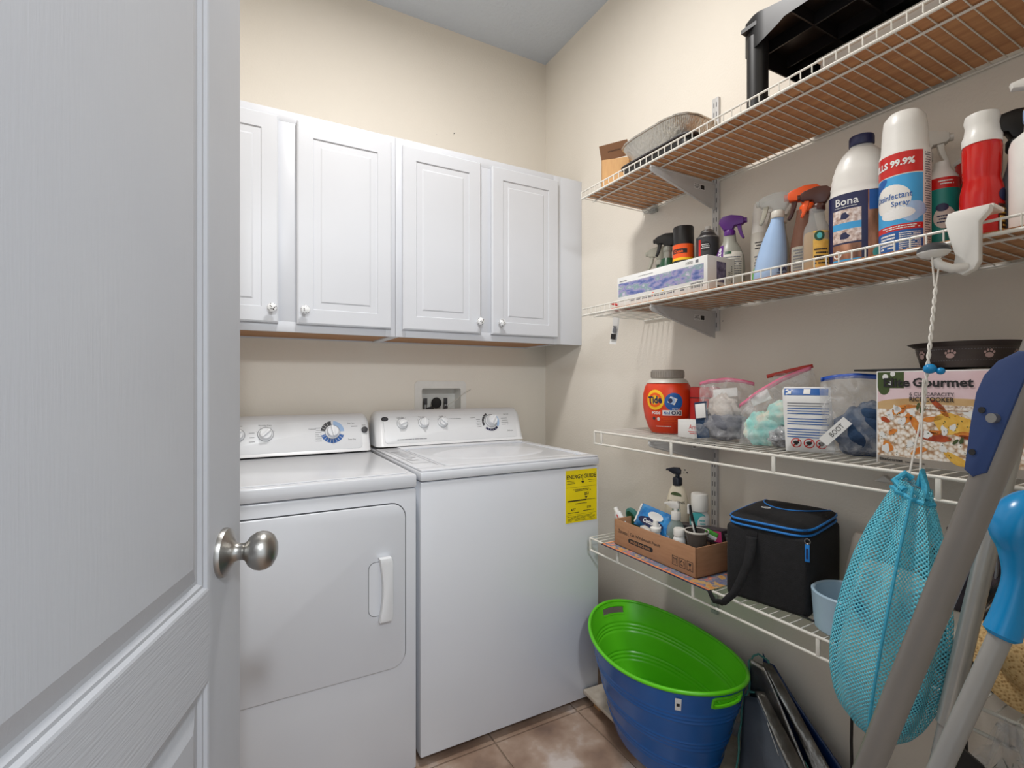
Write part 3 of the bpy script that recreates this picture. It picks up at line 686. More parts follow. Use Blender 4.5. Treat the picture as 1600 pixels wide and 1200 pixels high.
# ------------------------------------------------------------------ wire shelves
ZS1, ZS2, ZS3, ZS4 = 1.849, 1.421, 1.003, .620
YE = -2.075
def wire_shelf(z, y0, label, lip, posts=()):
    t = thing('wire_shelf', label, 'shelf', (-.15, (y0 + YE) / 2, z))
    X = Matrix.Translation((.15, -(y0 + YE) / 2, -z)); fx = -.305
    g = MB(X=X); n = int((y0 - YE) / .0254)
    for i in range(n + 1):
        y = y0 - .002 - i * .0254
        if lip == 'up': g.tube([(-.004, y, z + .003), (fx + .002, y, z + .003), (fx - .0015, y, z + .006), (fx - .0015, y, z + .025)], .0015, 'wire', n=5)
        else: g.tube([(-.004, y, z + .003), (fx + .002, y, z + .003), (fx - .002, y, z - .002)], .0015, 'wire', n=5)
    g.build('wire_deck', t)
    g = MB(X=X)
    for x in ((-.006, -.252) if lip == 'up' else (-.006, -.155)): g.cyl((x, y0, z - .0008), (x, YE, z - .0008), .0028, 'wire', n=8)
    g.build('lengthwise_rod', t)
    g = MB(X=X)
    if lip == 'up':
        g.cyl((fx, y0, z), (fx, YE, z), .0036, 'wire', n=8); g.cyl((fx, y0, z + .0235), (fx, YE, z + .0235), .0026, 'wire', n=8)
    else:
        g.cyl((fx, y0, z), (fx, YE, z), .0036, 'wire', n=10); g.cyl((fx, y0, z - .042), (fx, YE, z - .042), .0036, 'wire', n=10)
        for y in posts: g.box((fx - .003, y - .0045, z - .042), (fx + .002, y + .0045, z), 'wire', .001)
        g.box((fx - .004, y0 - .006, z - .044), (fx + .003, y0, z + .002), 'wire', .001)
    g.build('front_rail', t)
    return t
wire_shelf(ZS1, -.722, 'white wire shelf with brown board, topmost of the four on the right wall', 'up')
wire_shelf(ZS2, -.727, 'white wire shelf of cleaning bottles, second from the top', 'up')
wire_shelf(ZS3, -.797, 'white wire shelf with the orange detergent tub, third from the top', 'down', (-.838, -1.155, -1.472, -1.788))
wire_shelf(ZS4, -.772, 'white wire shelf with cardboard tray and cooler, lowest of the four', 'down', (-.92, -1.234, -1.575, -1.895))
S1 = ZS1 + .0085; S2 = ZS2 + .0085; S3 = ZS3 + .0046; S4 = ZS4 + .0046
tag(MB().box((-.293, -2.05, ZS1 + .0045), (-.016, -.735, ZS1 + .0083), 'board').build('shelf_board'), 'brown hardboard sheet lying on the topmost wire shelf', 'board')
tag(MB().box((-.293, -2.05, ZS2 + .0045), (-.016, -.885, ZS2 + .0083), 'board').build('shelf_board'), 'brown hardboard sheet lying under the cleaning bottles on the second shelf', 'board')

def slotted_rail(y, z0, z1, label, m='bracket'):
    g = MB(); g.box((-.011, y - .0125, z0), (-.0005, y + .0125, z1), m, .0015)
    z = z0 + .012
    while z < z1 - .02:
        for dy in (-.005, .005): g.box((-.0114, y + dy - .0013, z), (-.0105, y + dy + .0013, z + .016), 'seam')
        z += .032
    return tag(g.build('slotted_rail'), label, 'rail')
slotted_rail(-1.068, 1.348, 2.128, 'white slotted upright on the wall carrying the two upper shelves')
slotted_rail(-1.062, .40, ZS3 - .004, 'pale slotted upright on the wall behind the two lower shelves')
def bracket(z, y, label):
    t = thing('shelf_bracket', label, 'bracket', (-.012, y, z))
    g = MB(); pol = [(0, -.006), (-.285, -.006), (-.291, -.012), (-.285, -.020), (-.02, -.088), (0, -.094)]
    g.prism(pol, -.0012, .0012, 'bracket', 'y')
    for a, c in zip(pol[1:5], pol[2:5]): g.cyl((a[0], 0, a[1]), (c[0], 0, c[1]), .0035, 'bracket', n=8)
    g.cyl((-.29, 0, -.006), (0, 0, -.006), .0035, 'bracket', n=8)
    g.build('arm', t)
    g = MB(); xs = -.075
    for sgn in (1,):
        X = Matrix.Translation((xs, -.0013, -.030))
        g.patch(-.026, .026, -.009, .009, 'paper', y=0, X=X); g.patch(.004, .022, -.007, .007, 'ink', y=-.0002, X=X)
        g.fine(-.024, 0, -.008, .008, 4, 'ink', y=-.0002, X=X)
    g.build('sticker', t)['label'] = 'small white barcode sticker'
bracket(ZS1 - .003, -1.068, 'white triangular bracket under the topmost shelf')
bracket(ZS2 - .003, -1.068, 'white triangular bracket under the second shelf')
bracket(ZS3 - .003, -1.062, 'white bracket under the third shelf, above the lotion bottle')
g = MB(); g.box((-.035, -1.325, ZS3 - .028), (-.002, -1.30, ZS3 - .004), 'steelwire', .003); g.cyl((-.02, -1.33, ZS3 - .02), (-.02, -1.295, ZS3 - .02), .006, 'darkgrey')
tag(g.build('wall_clip'), 'dull metal wall clip under the third shelf behind the zip bags', 'clip')
g = MB(); g.prism([(-1.59, .928), (-1.545, .928), (-1.567, .945)], -.014, 0, 'whitepl', 'x', bev=.002)
tag(g.build('wall_clip'), 'white triangular wall clip below the third shelf near the turquoise bag', 'clip')
g = MB(); g.box((-.02, -.80, ZS1 - .02), (-.001, -.765, ZS1 - .003), 'clearplastic', .003); g.prism([(-.83, ZS1 - .006), (-.755, ZS1 - .006), (-.77, ZS1 - .024), (-.81, ZS1 - .024)], -.045, -.03, 'clearplastic', 'x')
tag(g.build('wall_clip'), 'clear plastic end clip under the left end of the topmost shelf', 'clip')
# dangling paper tag and red clip on the second shelf
g = MB(X=Matrix.Translation((-.16, -.745, ZS2)) @ Matrix.Rotation(R(-62), 4, 'Z') @ Matrix.Rotation(R(9), 4, 'Y'))
g.grid(lambda u, v: (-.013 + .026 * u, .006 * math.sin(v * 3), -.1 * v), 1, 8, 'paper')
g.patch(-.010, .010, -.082, -.062, 'ink', y=-.003); g.fine(-.008, .008, -.055, -.03, 4, 'ink', y=-.0); g.patch(-.006, .006, -.058, -.034, 'greyink', y=-.0005)
tag(g.build('price_tag'), 'white paper barcode tag dangling from the left end of the second shelf', 'tag')
g = MB(X=Matrix.Translation((-.25, -.855, S2 - .002)))
g.tube([(.0 + .015 * math.cos(a), .022 * math.sin(a), .020 + .006 * math.sin(a)) for a in [2 * PI * i / 20 for i in range(20)]], .0035, 'red', closed=True)
g.box((-.014, -.02, .0), (.012, .018, .010), 'red', .003); g.tube([(0, -.018, .006), (.0, -.05, .002), (0, -.065, -.002)], .004, 'red')
tag(g.build('plastic_clip'), 'small red plastic clip lying beside the jigsaw box', 'clip')

# ------------------------------------------------------------------ things on the topmost shelf
t = thing('cardboard_box', 'small open brown cardboard box at the left end of the topmost shelf', 'box', (-.198, -.790, S1), -47)
g = MB(); w_, d_, h_ = .050, .036, .122
for a, c in (((-w_, -d_, 0), (w_, -d_ + .003, h_)), ((-w_, d_ - .003, 0), (w_, d_, h_)), ((-w_, -d_, 0), (-w_ + .003, d_, h_)), ((w_ - .003, -d_, 0), (w_, d_, h_)), ((-w_, -d_, 0), (w_, d_, .003))): g.box(a, c, 'cardboard2')
g.build('box_body', t)
g = MB(X=Matrix.Translation((0, -d_, h_)) @ Matrix.Rotation(R(32), 4, 'X') @ Matrix.Rotation(R(-6), 4, 'Y')); g.box((-w_, -.0, 0), (w_, .002, .052), 'kraft'); g.text('amazonbasics', 0, .028, .006, 'ink', y=0, bold=.01, w=.045); g.build('flap', t)['label'] = 'brown flap folded outwards with printed word'
g = MB(X=Matrix.Translation((w_, 0, h_)) @ Matrix.Rotation(R(50), 4, 'Y')); g.box((-.001, -d_, 0), (.001, d_, .032), 'cardboard2'); g.build('flap', t)
t = thing('roasting_tin', 'dark roasting tin under the foil pan on the topmost shelf', 'tin', (-.165, -1.025, S1), -90)
g = MB(); g.prism(rrect(-.15, .15, -.09, .09, .03), 0, .052, 'black', 'z', bev=.004); g.build('tin_body', t); g = MB(); g.prism(rrect(-.158, .158, -.098, .098, .035), .050, .055, 'darkgrey', 'z', bev=.001); g.build('rim', t)
t = thing('foil_pan', 'crinkled silver foil roasting pan with cardboard lid on the topmost shelf', 'pan', (-.175, -1.015, S1 + .0555), -90)
def pan(mb, m):
    def fn(u, v):
        a = 2 * PI * u; k = abs(math.cos(a)) ** .55 * (1 if math.cos(a) > 0 else -1); q = abs(math.sin(a)) ** .55 * (1 if math.sin(a) > 0 else -1)
        ex = .112 + .036 * v; ey = .068 + .030 * v; r = 1 + .009 * math.sin(80 * a) * v
        return (ex * k * r, ey * q * r, .001 + .062 * v)
    mb.grid(fn, 240, 6, m, closed_u=True)
    mb.raw([fn(i / 48, 0) for i in range(48)], [tuple(range(48))], m)
    mb.tube([Vector(fn(i / 96, 1.0)) * 1.01 for i in range(96)], .0035, m, n=6, closed=True)
g = MB(); pan(g, 'foil'); g.build('pan', t)
def lidf(u, v):
    a = 2 * PI * u; k = abs(math.cos(a)) ** .55 * (1 if math.cos(a) > 0 else -1); q = abs(math.sin(a)) ** .55 * (1 if math.sin(a) > 0 else -1)
    return (.146 * k * v, .095 * q * v, .066)
g = MB(); g.grid(lidf, 64, 2, 'taupe', closed_u=True); g.build('lid', t)
# black resin step with round legs, upper right
t = thing('plastic_stand', 'black plastic stand with round legs on the topmost shelf', 'stand', (-.15, -1.705, S1))
for x, y in ((-.111, .306), (.105, .306), (-.111, -.306), (.105, -.306)):
    g = MB(); g.cyl((x, y, .0), (x, y, .185), .025, 'black', n=28); g.build('leg', t)
g = MB()
out = []
for i in range(41):
    u = -1 + 2 * i / 40; out.append((.139 * 1, u * .335))
edge = []
def prof_top(y): return .225 + .012 * math.cos(y * 18)
def side(x, sgn):
    vs = []; fs = []; n = 40
    for i in range(n + 1):
        y = .335 - .67 * i / n; xx = x
        if i < 3: xx = x - sgn * (.022 - .0085 * i)
        if i > n - 3: xx = x - sgn * (.022 - .0085 * (n - i))
        zb = .150 + (.026 if 6 < i < n - 6 else .018 * max(0, min(1, (i - 3) / 3.0, (n - 3 - i) / 3.0))); vs += [(xx, y, zb), (xx, y, prof_top(y))]
    for i in range(n): fs.append((2 * i, 2 * i + 1, 2 * i + 3, 2 * i + 2))
    g.raw(vs, fs, 'black', True)
side(-.139, -1); side(.139, 1)
g.box((-.117, .333, .150), (.117, .336, .235), 'black'); g.box((-.117, -.336, .150), (.117, -.333, .235), 'black')
g.box((-.137, -.334, .204), (.137, .334, .214), 'black')
for y in (-.2, -.1, 0, .1, .2): g.box((-.135, y - .002, .173), (.135, y + .002, .208), 'black')
for x in (-.05, .05): g.box((x - .002, -.33, .173), (x + .002, .33, .208), 'black')
g.build('deck', t)
t = thing('storage_bin', 'pale white plastic bin standing under the black stand', 'bin', (-.075, -1.60, S1), -90)
MB().box((-.13, -.045, 0), (.12, .055, .13), 'whitepl', .01).build('bin_body', t)
MB().box((-.135, -.05, .128), (.125, .06, .138), 'whitepl', .004).build('lid', t)
tag(MB(X=Matrix.Translation((-.19, -1.52, S1 + .238))).box((-.05, -.09, 0), (.06, .07, .05), 'paper', .004).build('white_carton'), 'white carton on top of the black plastic stand', 'box')

# ------------------------------------------------------------------ bottle helpers
FACE = -62
def at(wx, wy_, z, name, label, cat='bottle', rz=FACE, group=None, **k): return thing(name, label, cat, (wx, wy_, z), rz, group, **k)
def bottle(t, prof, m, sx=1, sy=1, name='bottle_body', n=40):
    g = MB(); g.lathe(prof, m, sx=sx, sy=sy, n=n); return g.build(name, t)
def trigger_head(t, z, m, flip=1, s=1.0, trig=None, collar=None, nozzle=None, neck=.013):
    g = MB(X=Matrix.Translation((0, 0, z)) @ Matrix.Scale(s, 4)); f = flip
    g.lathe([(neck + .003, 0), (neck + .004, .002), (neck + .004, .016), (neck + .001, .020)], collar or m, n=28)
    pol = [(-.018, .020), (.010, .020), (.016, .032), (.040, .034), (.046, .040), (.045, .056), (.036, .062), (.006, .070), (-.020, .068), (-.031, .058), (-.033, .046), (-.026, .034)]
    g.prism([(f * a, b_) for a, b_ in pol], -.0125, .0125, m, 'y', bev=.005)
    g.cyl((f * .045, 0, .047), (f * .053, 0, .047), .0085, nozzle or m, n=16)
    hd_ = g.build('trigger_head', t)
    g = MB(X=Matrix.Translation((0, 0, z)) @ Matrix.Scale(s, 4))
    pol = [(.022, .036), (.036, .036), (.037, .020), (.041, .004), (.046, -.010), (.040, -.013), (.033, -.002), (.027, .014)]
    g.prism([(f * a, b_) for a, b_ in pol], -.007, .007, trig or m, 'y', bev=.0025); g.build('trigger', hd_)
    return hd_
def spray_prof(r, h, neck=.012, sh=.5):
    return [(r * .93, 0), (r, .006), (r, h * sh), (r * .97, h * (sh + .08)), (r * .82, h * (sh + .2)), (r * .6, h * (sh + .33)), (neck + .002, h * .93), (neck, h)]
def can(t, r, h, body, cap, caph, capr=None, dome=True, capname='cap'):
    g = MB(); g.lathe([(r * .95, 0), (r, .003), (r, h - .014), (r * .97, h - .008), (r * .80, h), (0, h)], body, n=40); o = g.build('can_body', t)
    c = capr or r * .97; g = MB()
    if dome: g.lathe([(c, h - .010), (c, h + caph * .6), (c * .9, h + caph * .85), (c * .7, h + caph * .97), (0, h + caph)], cap, n=40)
    else: g.lathe([(c, h - .010), (c, h + caph - .003), (c * .95, h + caph), (0, h + caph)], cap, n=40)
    g.build(capname, t); return o

# --- second shelf, from the left
t = at(-.11, -.918, S2, 'spray_bottle', 'dark green spray bottle with milky white trigger, leftmost behind the jigsaw box')
bottle(t, spray_prof(.026, .16), 'dgreen'); trigger_head(t, .158, 'milky', -1, .95)
t = at(-.13, -.972, S2, 'spray_bottle', 'dark green spray bottle with black trigger, left of the black and orange can')
bottle(t, spray_prof(.034, .175, sh=.62), 'dgreen'); trigger_head(t, .19, 'black', -1, .9, collar='greybot'); MB().cyl((0, 0, .168), (0, 0, .195), .0135, 'greybot', n=24).build('neck', t)
t = at(-.135, -1.045, S2, 'aerosol_can', 'black aerosol can with a bright orange band behind the jigsaw box', 'can')
o = can(t, .0335, .20, 'black', 'black', .052, .0325, dome=False)
g = MB(); wr = (.0335, .0335); g.patch(-.09, .045, .148, .192, 'orange', wr, off=.0004, n=24); g.patch(-.03, .02, .162, .177, 'ink', wr, off=.0007); g.text('Klean', -.008, .169, .010, 'orange', wrap=wr, off=.001, bold=.02); g.patch(-.09, .045, .140, .148, 'yellow', wr, off=.0004, n=24)
g.text('RE', .0, .125, .014, 'paper', wrap=wr, off=.0007, bold=.02); g.build('label_print', o)
t = at(-.115, -1.124, S2, 'aerosol_can', 'dark grey aerosol can with bare white nozzle, right of the black and orange can', 'can')
g = MB(); g.lathe([(.032, 0), (.0335, .003), (.0335, .195), (.0335, .199), (.026, .208), (.020, .216), (.019, .222), (.0, .223)], 'darkgrey', n=40); o = g.build('can_body', t)
g = MB(); g.lathe([(.034, .197), (.034, .200), (.033, .2015)], 'steelwire', n=40, cap=False); g.lathe([(.0205, .214), (.021, .218), (.018, .223)], 'steelwire', n=32, cap=False)
wr = (.0335, .0335); g.blob(.0, .168, .015, .015, 'ink', wr); g.fine(-.012, .012, .16, .176, 3, 'paper', wrap=wr, off=.001); g.patch(-.022, -.014, .14, .19, 'red', wr, off=.0005, n=2); g.blob(.004, .135, .003, .003, 'paper', wr); g.build('label_print', o)
g = MB(); g.cyl((0, 0, .222), (0, 0, .236), .009, 'whitepl', n=20); g.build('nozzle', t)
t = at(-.14, -1.224, S2, 'spray_bottle', 'grey spray bottle with purple trigger head and purple label')
pr = [(.038, 0), (.041, .006), (.041, .085), (.038, .115), (.028, .142), (.018, .160), (.016, .185)]
o = bottle(t, pr, 'greybot', 1.02, .8); trigger_head(t, .176, 'purple', 1, .88, neck=.014)
f_ = interp(pr); wr = lambda z: (f_(z) * 1.02, f_(z) * .8)
g = MB(); g.patch(-.04, -.012, .03, .148, 'purple', wr, n=8, nz=12, off=.0006); g.text('eliminate', -.024, .088, .014, 'paper', wrap=wr, rot=R(90), off=.0012, w=.105, bold=.02); g.patch(-.011, .04, .03, .125, 'offwhite', wr, n=8, nz=12, off=.0005)
g.patch(-.008, .008, .118, .126, 'dgreen', wr, n=4, off=.001, nz=2); g.fine(-.008, .036, .05, .112, 9, 'greyink', wrap=wr, off=.001); g.build('label_print', o)
t = at(-.085, -1.285, S2, 'aerosol_can', 'slim white aerosol can with tapered cap, behind the blue bottle', 'can')
g = MB(); g.lathe([(.025, 0), (.026, .003), (.026, .175)], 'offwhite', n=36); o = g.build('can_body', t)
MB().lathe([(.0255, .175), (.0245, .178), (.019, .255), (.017, .262), (0, .262)], 'whitepl', n=36).build('cap', t)
g = MB(); wr = (.026, .026); g.fine(-.012, .02, .125, .15, 3, 'ink', wrap=wr, h=.003); g.fine(-.014, .014, .06, .11, 6, 'greyink', wrap=wr); g.build('label_print', o)
t = at(-.07, -1.335, S2, 'spray_bottle', 'milky white bottle with white trigger, half hidden behind the blue bottle')
bottle(t, spray_prof(.026, .195), 'milky'); trigger_head(t, .193, 'whitepl', -1, 1.05)
t = at(-.15, -1.315, S2, 'handheld_brush', 'small bright green and black plastic tool between bottles', 'tool')
g = MB(); g.tube([(0, 0, 0.004), (.002, 0, .03), (.006, 0, .055), (.010, 0, .075)], [.010, .012, .012, .006], 'lgreen'); g.build('green_grip', t); g = MB(); g.tube([(-.022, 0, .002), (-.018, 0, .022), (-.006, 0, .034), (.0, 0, .03)], .006, 'black'); g.build('black_loop', t)
t = at(-.195, -1.386, S2, 'spray_bottle', 'pale blue fabric spray bottle leaning shape with clear trigger')
def shear_body(mb, prof, m, dx, n=36, sy=.8):
    H = prof[-1][1]; vs = []; fs = []
    for r, z in prof:
        for i in range(n): a = 2 * PI * i / n; vs.append((r * math.sin(a) + dx * (z / H) ** 1.3, -r * sy * math.cos(a), z))
    for j in range(len(prof) - 1):
        for i in range(n): i2 = (i + 1) % n; fs.append((j * n + i, j * n + i2, (j + 1) * n + i2, (j + 1) * n + i))
    fs.append(tuple(range(n))[::-1]); mb.raw(vs, fs, m, True)
g = MB(); pr = [(.036, 0), (.039, .005), (.0395, .03), (.036, .07), (.030, .105), (.022, .138), (.016, .16), (.0145, .175)]; shear_body(g, pr, 'paleblue', .020); o = g.build('bottle_body', t)
g = MB(); f_ = interp(pr); wr = lambda z: (f_(z) + .004 + .1 * z * .0, f_(z) * .8 + .002)
g.text('EA', .032, .035, .013, 'navy', wrap=wr, bold=.03, off=.003); g.fine(.018, .045, .012, .026, 3, 'navy', wrap=wr, off=.003); g.build('label_print', o)
hd_ = trigger_head(t, .170, 'clearplastic', -1, .95, collar='offwhite', trig='milky'); hd_.location.x = .020
t = at(-.158, -1.458, S2, 'spray_bottle', 'clear brownish spray bottle with bright orange trigger head')
pr = [(.030, 0), (.033, .005), (.033, .07), (.030, .10), (.024, .135), (.020, .155), (.018, .170), (.018, .18)]
o = bottle(t, pr, 'clearbrown', 1.05, .8); trigger_head(t, .172, 'orange', -1, .98, trig='brownhead', neck=.015).location.x = .006
f_ = interp(pr); wr = lambda z: (f_(z) * 1.05, f_(z) * .8); g = MB(); g.patch(-.03, .024, .01, .085, 'milky', wr, nz=4); g.fine(-.024, .02, .015, .08, 9, 'greyink', wrap=wr, off=.0009); g.build('label_print', o)
t = at(-.205, -1.514, S2, 'spray_bottle', 'clear bottle of golden liquid with dark brown trigger head')
pr = [(.027, 0), (.029, .004), (.029, .09), (.026, .112), (.018, .128), (.016, .145), (.0155, .158)]
o = bottle(t, pr, 'clearplastic', 1.0, .85); MB().lathe([(.0275, .003), (.0275, .09), (.0255, .10), (0, .101)], 'gold', sx=1, sy=.85, n=36).build('liquid', t)
trigger_head(t, .152, 'brownhead', -1, .82, trig='orange').location.x = .004; f_ = interp(pr); wr = lambda z: (f_(z), f_(z) * .85)
g = MB(); g.patch(-.006, .026, .015, .10, 'egg', wr, nz=3); g.blob(.006, .088, .010, .012, 'dgreen', wr); g.blob(.006, .088, .005, .007, 'mint', wr, off=.001); g.fine(-.004, .024, .02, .06, 5, 'ink', wrap=wr, off=.0009); g.build('label_print', o)
# big white floor-care jug
t = at(-.165, -1.592, S2, 'cleaner_jug', 'large white ribbed floor cleaner jug with navy cap and label', 'bottle', rz=-58)
pr = [(.058, 0), (.061, .005), (.061, .17), (.0595, .175), (.0585, .185), (.0592, .190), (.0565, .200), (.0572, .205), (.0545, .215), (.055, .220), (.051, .230), (.050, .236), (.044, .252), (.036, .266), (.027, .276), (.022, .280), (.0215, .286)]
o = bottle(t, pr, 'whitepl', 1.03, .72, n=48); MB().lathe([(.0235, .283), (.0245, .285), (.0245, .300), (.0235, .304), (0, .304)], 'navy', n=36).build('cap', t)
f_ = interp(pr); wr = lambda z: (f_(z) * 1.03, f_(z) * .72)
g = MB(); g.patch(-.085, .075, .0065, .1695, 'navy', wr, n=40, nz=1, off=.0006)
g.text('Bona', -.029, .152, .017, 'paper', wrap=wr, off=.0012, bold=.01, w=.042); g.fine(-.052, -.006, .138, .141, 1, 'paper', wrap=wr, off=.001, h=.001)
g.patch(-.058, -.004, .104, .134, 'roompic', wr, off=.0009, n=10); g.patch(-.058, -.004, .089, .104, 'skyblue', wr, off=.0009, n=10); g.patch(-.058, -.004, .060, .089, 'roompic', wr, off=.0009, n=10); g.patch(-.058, -.004, .022, .056, 'footpic', wr, off=.0009, n=10); g.patch(-.058, -.004, .006, .022, 'skyblue', wr, off=.0009, n=10)
g.blob(-.032, .074, .009, .008, 'navy', wr, off=.0011, n=10, wob=.15); g.blob(-.032, .119, .008, .008, 'navy', wr, off=.0011, n=10, wob=.15); g.ring(-.046, .034, .006, .009, 'paper', wrap=wr, off=.0012)
g.patch(.006, .046, .01, .168, 'footpic', wr, off=.0009, n=10); g.patch(.008, .034, .125, .168, 'blueprint', wr, off=.0011, n=6)
g.blob(.022, .030, .009, .012, 'mint', wr, off=.0013, n=14); g.text('B', .056, .13, .022, 'paper', wrap=wr, off=.0012); g.fine(.05, .06, .10, .106, 1, 'paper', wrap=wr, off=.001); g.build('label_print', o)
# disinfectant spray
t = at(-.215, -1.697, S2, 'aerosol_can', 'tall white and blue disinfectant spray can with red band', 'can', rz=-60)
r_ = .0425; g = MB(); g.lathe([(r_ * .96, 0), (r_, .004), (r_, .205), (r_ * .985, .21)], 'whitepl', n=56); o = g.build('can_body', t)
MB().lathe([(r_ * .985, .208), (r_ * .96, .214), (r_ * .90, .262), (r_ * .84, .282), (r_ * .66, .292), (r_ * .3, .296), (0, .2965)], 'whitepl', n=48, sx=.97, sy=.97).build('cap', t)
wr = (r_, r_); g = MB(); g.patch(-.085, .026, .160, .203, 'red', wr, off=.0004, n=30); g.patch(-.085, .026, .072, .158, 'skyblue', wr, off=.0004, n=30); g.patch(-.085, .026, .004, .048, 'blueprint', wr, off=.0004, n=30); g.patch(-.085, .026, .048, .060, 'red', wr, off=.0005, n=30); g.patch(-.085, .026, .060, .072, 'skyblue', wr, off=.0004, n=30)
g.blob(-.030, .112, .036, .030, 'whitepl', wr, off=.0007, n=28); g.blob(.008, .085, .024, .020, 'paleblue', wr, off=.0006, n=20, wob=.1); g.blob(-.055, .145, .022, .010, 'blueprint', wr, off=.0006, n=18, rot=.5); g.blob(-.018, .082, .030, .012, 'paper', wr, off=.0009, n=18)
g.text('KILLS 99.9%', -.030, .183, .014, 'paper', wrap=wr, off=.0012, bold=.04, w=.082); g.text('Disinfectant', -.026, .118, .012, 'blueprint', wrap=wr, off=.0012, bold=.01, w=.066); g.text('Spray', -.012, .101, .013, 'blueprint', wrap=wr, off=.0012, bold=.01)
g.fine(-.045, .02, .050, .058, 2, 'paper', wrap=wr, off=.001); g.fine(-.05, -.02, .012, .044, 5, 'paper', wrap=wr, off=.001, h=.0035, seed=3); g.fine(-.014, .022, .008, .044, 9, 'paper', wrap=wr, off=.001, seed=4); g.fine(.030, .046, .01, .2, 40, 'greyink', wrap=wr, off=.0006, seed=5); g.build('label_print', o)
t = at(-.07, -1.672, S2, 'spray_bottle', 'white spray bottle with long white trigger, behind the disinfectant can', rz=-62)
bottle(t, spray_prof(.028, .245, sh=.5), 'whitepl'); trigger_head(t, .235, 'whitepl', 1, .95)
t = at(-.16, -1.738, S2, 'aerosol_can', 'small teal air freshener can with red and white top', 'can', rz=-60)
r_ = .029; g = MB(); g.lathe([(r_ * .96, 0), (r_, .003), (r_, .13)], 'teal', n=36); g.lathe([(r_, .13), (r_, .15), (r_ * .98, .152)], 'red', n=36, cap=False); o = g.build('can_body', t)
MB().lathe([(r_ * .98, .151), (r_ * .9, .158), (r_ * .5, .176), (r_ * .42, .19), (0, .192)], 'whitepl', n=32).build('cap', t)
wr = (r_, r_); g = MB(); g.blob(.0, .072, .018, .022, 'offwhite', wr, n=20); g.blob(-.004, .092, .010, .008, 'navy', wr, off=.001, n=16); g.fine(-.012, .014, .06, .078, 3, 'navy', wrap=wr, off=.001); g.blob(.012, .045, .007, .006, 'red', wr, off=.001); g.fine(-.01, .014, .136, .147, 2, 'paper', wrap=wr, off=.001); g.build('label_print', o)
t = at(-.085, -1.766, S2, 'aerosol_can', 'dark red and black can with a white dome cap, behind the others', 'can', rz=-60)
r_ = .031; g = MB(); g.lathe([(r_ * .96, 0), (r_, .003), (r_, .15)], 'dgreen', n=36); g.lathe([(r_, .15), (r_, .195)], 'red', n=36, cap=False); g.build('can_body', t)
g = MB(); g.lathe([(r_ * 1.05, .194), (r_ * 1.1, .20), (r_ * .9, .206), (r_ * .55, .222), (r_ * .45, .24), (0, .242)], 'whitepl', n=32); g.blob(0, .226, .005, .006, 'ink', (r_ * .6, r_ * .6)); g.build('cap', t)
t = at(-.205, -1.815, S2, 'soap_bottle', 'glossy red waisted bottle with white cap', 'bottle', rz=-62)
pr = [(.029, 0), (.0315, .005), (.0315, .09), (.0305, .100), (.0275, .113), (.0265, .120), (.0275, .128), (.0285, .175), (.027, .183)]
o = bottle(t, pr, 'redliquid'); g = MB(); g.lathe([(.0285, .182), (.0285, .196), (.0255, .203), (.0235, .219), (.0255, .229), (.024, .238), (.015, .242), (0, .243)], 'whitepl', n=36); g.build('cap', t)
f_ = interp(pr); wr = lambda z: (f_(z), f_(z)); g = MB(); g.blob(.032, .082, .013, .012, 'navy', wr, n=18); g.patch(.018, .045, .01, .065, 'brownhead', wr, n=6); g.fine(.02, .044, .015, .06, 6, 'egg', wrap=wr, off=.001); g.build('label_print', o)
t = at(-.11, -1.838, S2, 'spray_bottle', 'bottle with a curved black trigger head between red and white bottles', rz=-62)
bottle(t, spray_prof(.028, .19), 'darkgrey'); trigger_head(t, .186, 'black', -1, 1.1)
t = at(-.20, -1.905, S2, 'pump_bottle', 'large white pump bottle at the far right of the second shelf', rz=-62)
pr = [(.05, 0), (.053, .006), (.053, .155), (.050, .165), (.040, .174), (.034, .178), (.033, .20)]
o = bottle(t, pr, 'whitepl'); g = MB(); g.lathe([(.035, .198), (.035, .216), (.033, .218), (0, .218)], 'paleblue', n=32); g.lathe([(.0335, .216), (.0345, .218), (.0335, .220)], 'gold', n=32, cap=False); g.cyl((0, 0, .218), (0, 0, .25), .009, 'whitepl'); g.prism([(-.05, .256), (-.052, .266), (-.03, .272), (.014, .272), (.016, .25), (-.012, .25)], -.009, .009, 'whitepl', 'y', bev=.003); g.build('pump', t)
# jigsaw box
t = thing('jigsaw_box', 'long white jigsaw puzzle box with lavender and blue picture', 'box', (-.219, -1.072, S2), -89)
L2 = .183; g = MB(); g.box((-L2, -.058, 0), (L2, .058, .100), 'paper', .001); o = g.build('box_body', t)
g = MB(); g.patch(-L2 + .006, L2 - .012, .034, .079, 'lily', y=-.058); g.text('1000', L2 - .062, .089, .009, 'ink', y=-.058, w=.024); g.prism([(L2 - .04, .085), (L2 - .03, .085), (L2 - .03, .093), (L2 - .04, .093)], -.0585, -.0581, 'greyink', 'y'); g.fine(-L2 + .012, -L2 + .05, .083, .088, 1, 'greyink', y=-.058); g.fine(-L2 + .1, -L2 + .17, .087, .09, 1, 'greyink', y=-.058)
for i in range(14): g.patch(L2 - .056 + i * .003, L2 - .0545 + i * .003, .014, .03, 'ink', y=-.0582, off=.0006)
g.patch(L2 - .060, L2 - .011, .012, .034, 'paper', y=-.0581); g.fine(-L2 + .03, L2 - .08, .012, .026, 2, 'greyink', y=-.058); g.blob(-.02, .022, .006, .006, 'orange', y=-.058); g.blob(.02, .025, .004, .004, 'yellow', y=-.058)
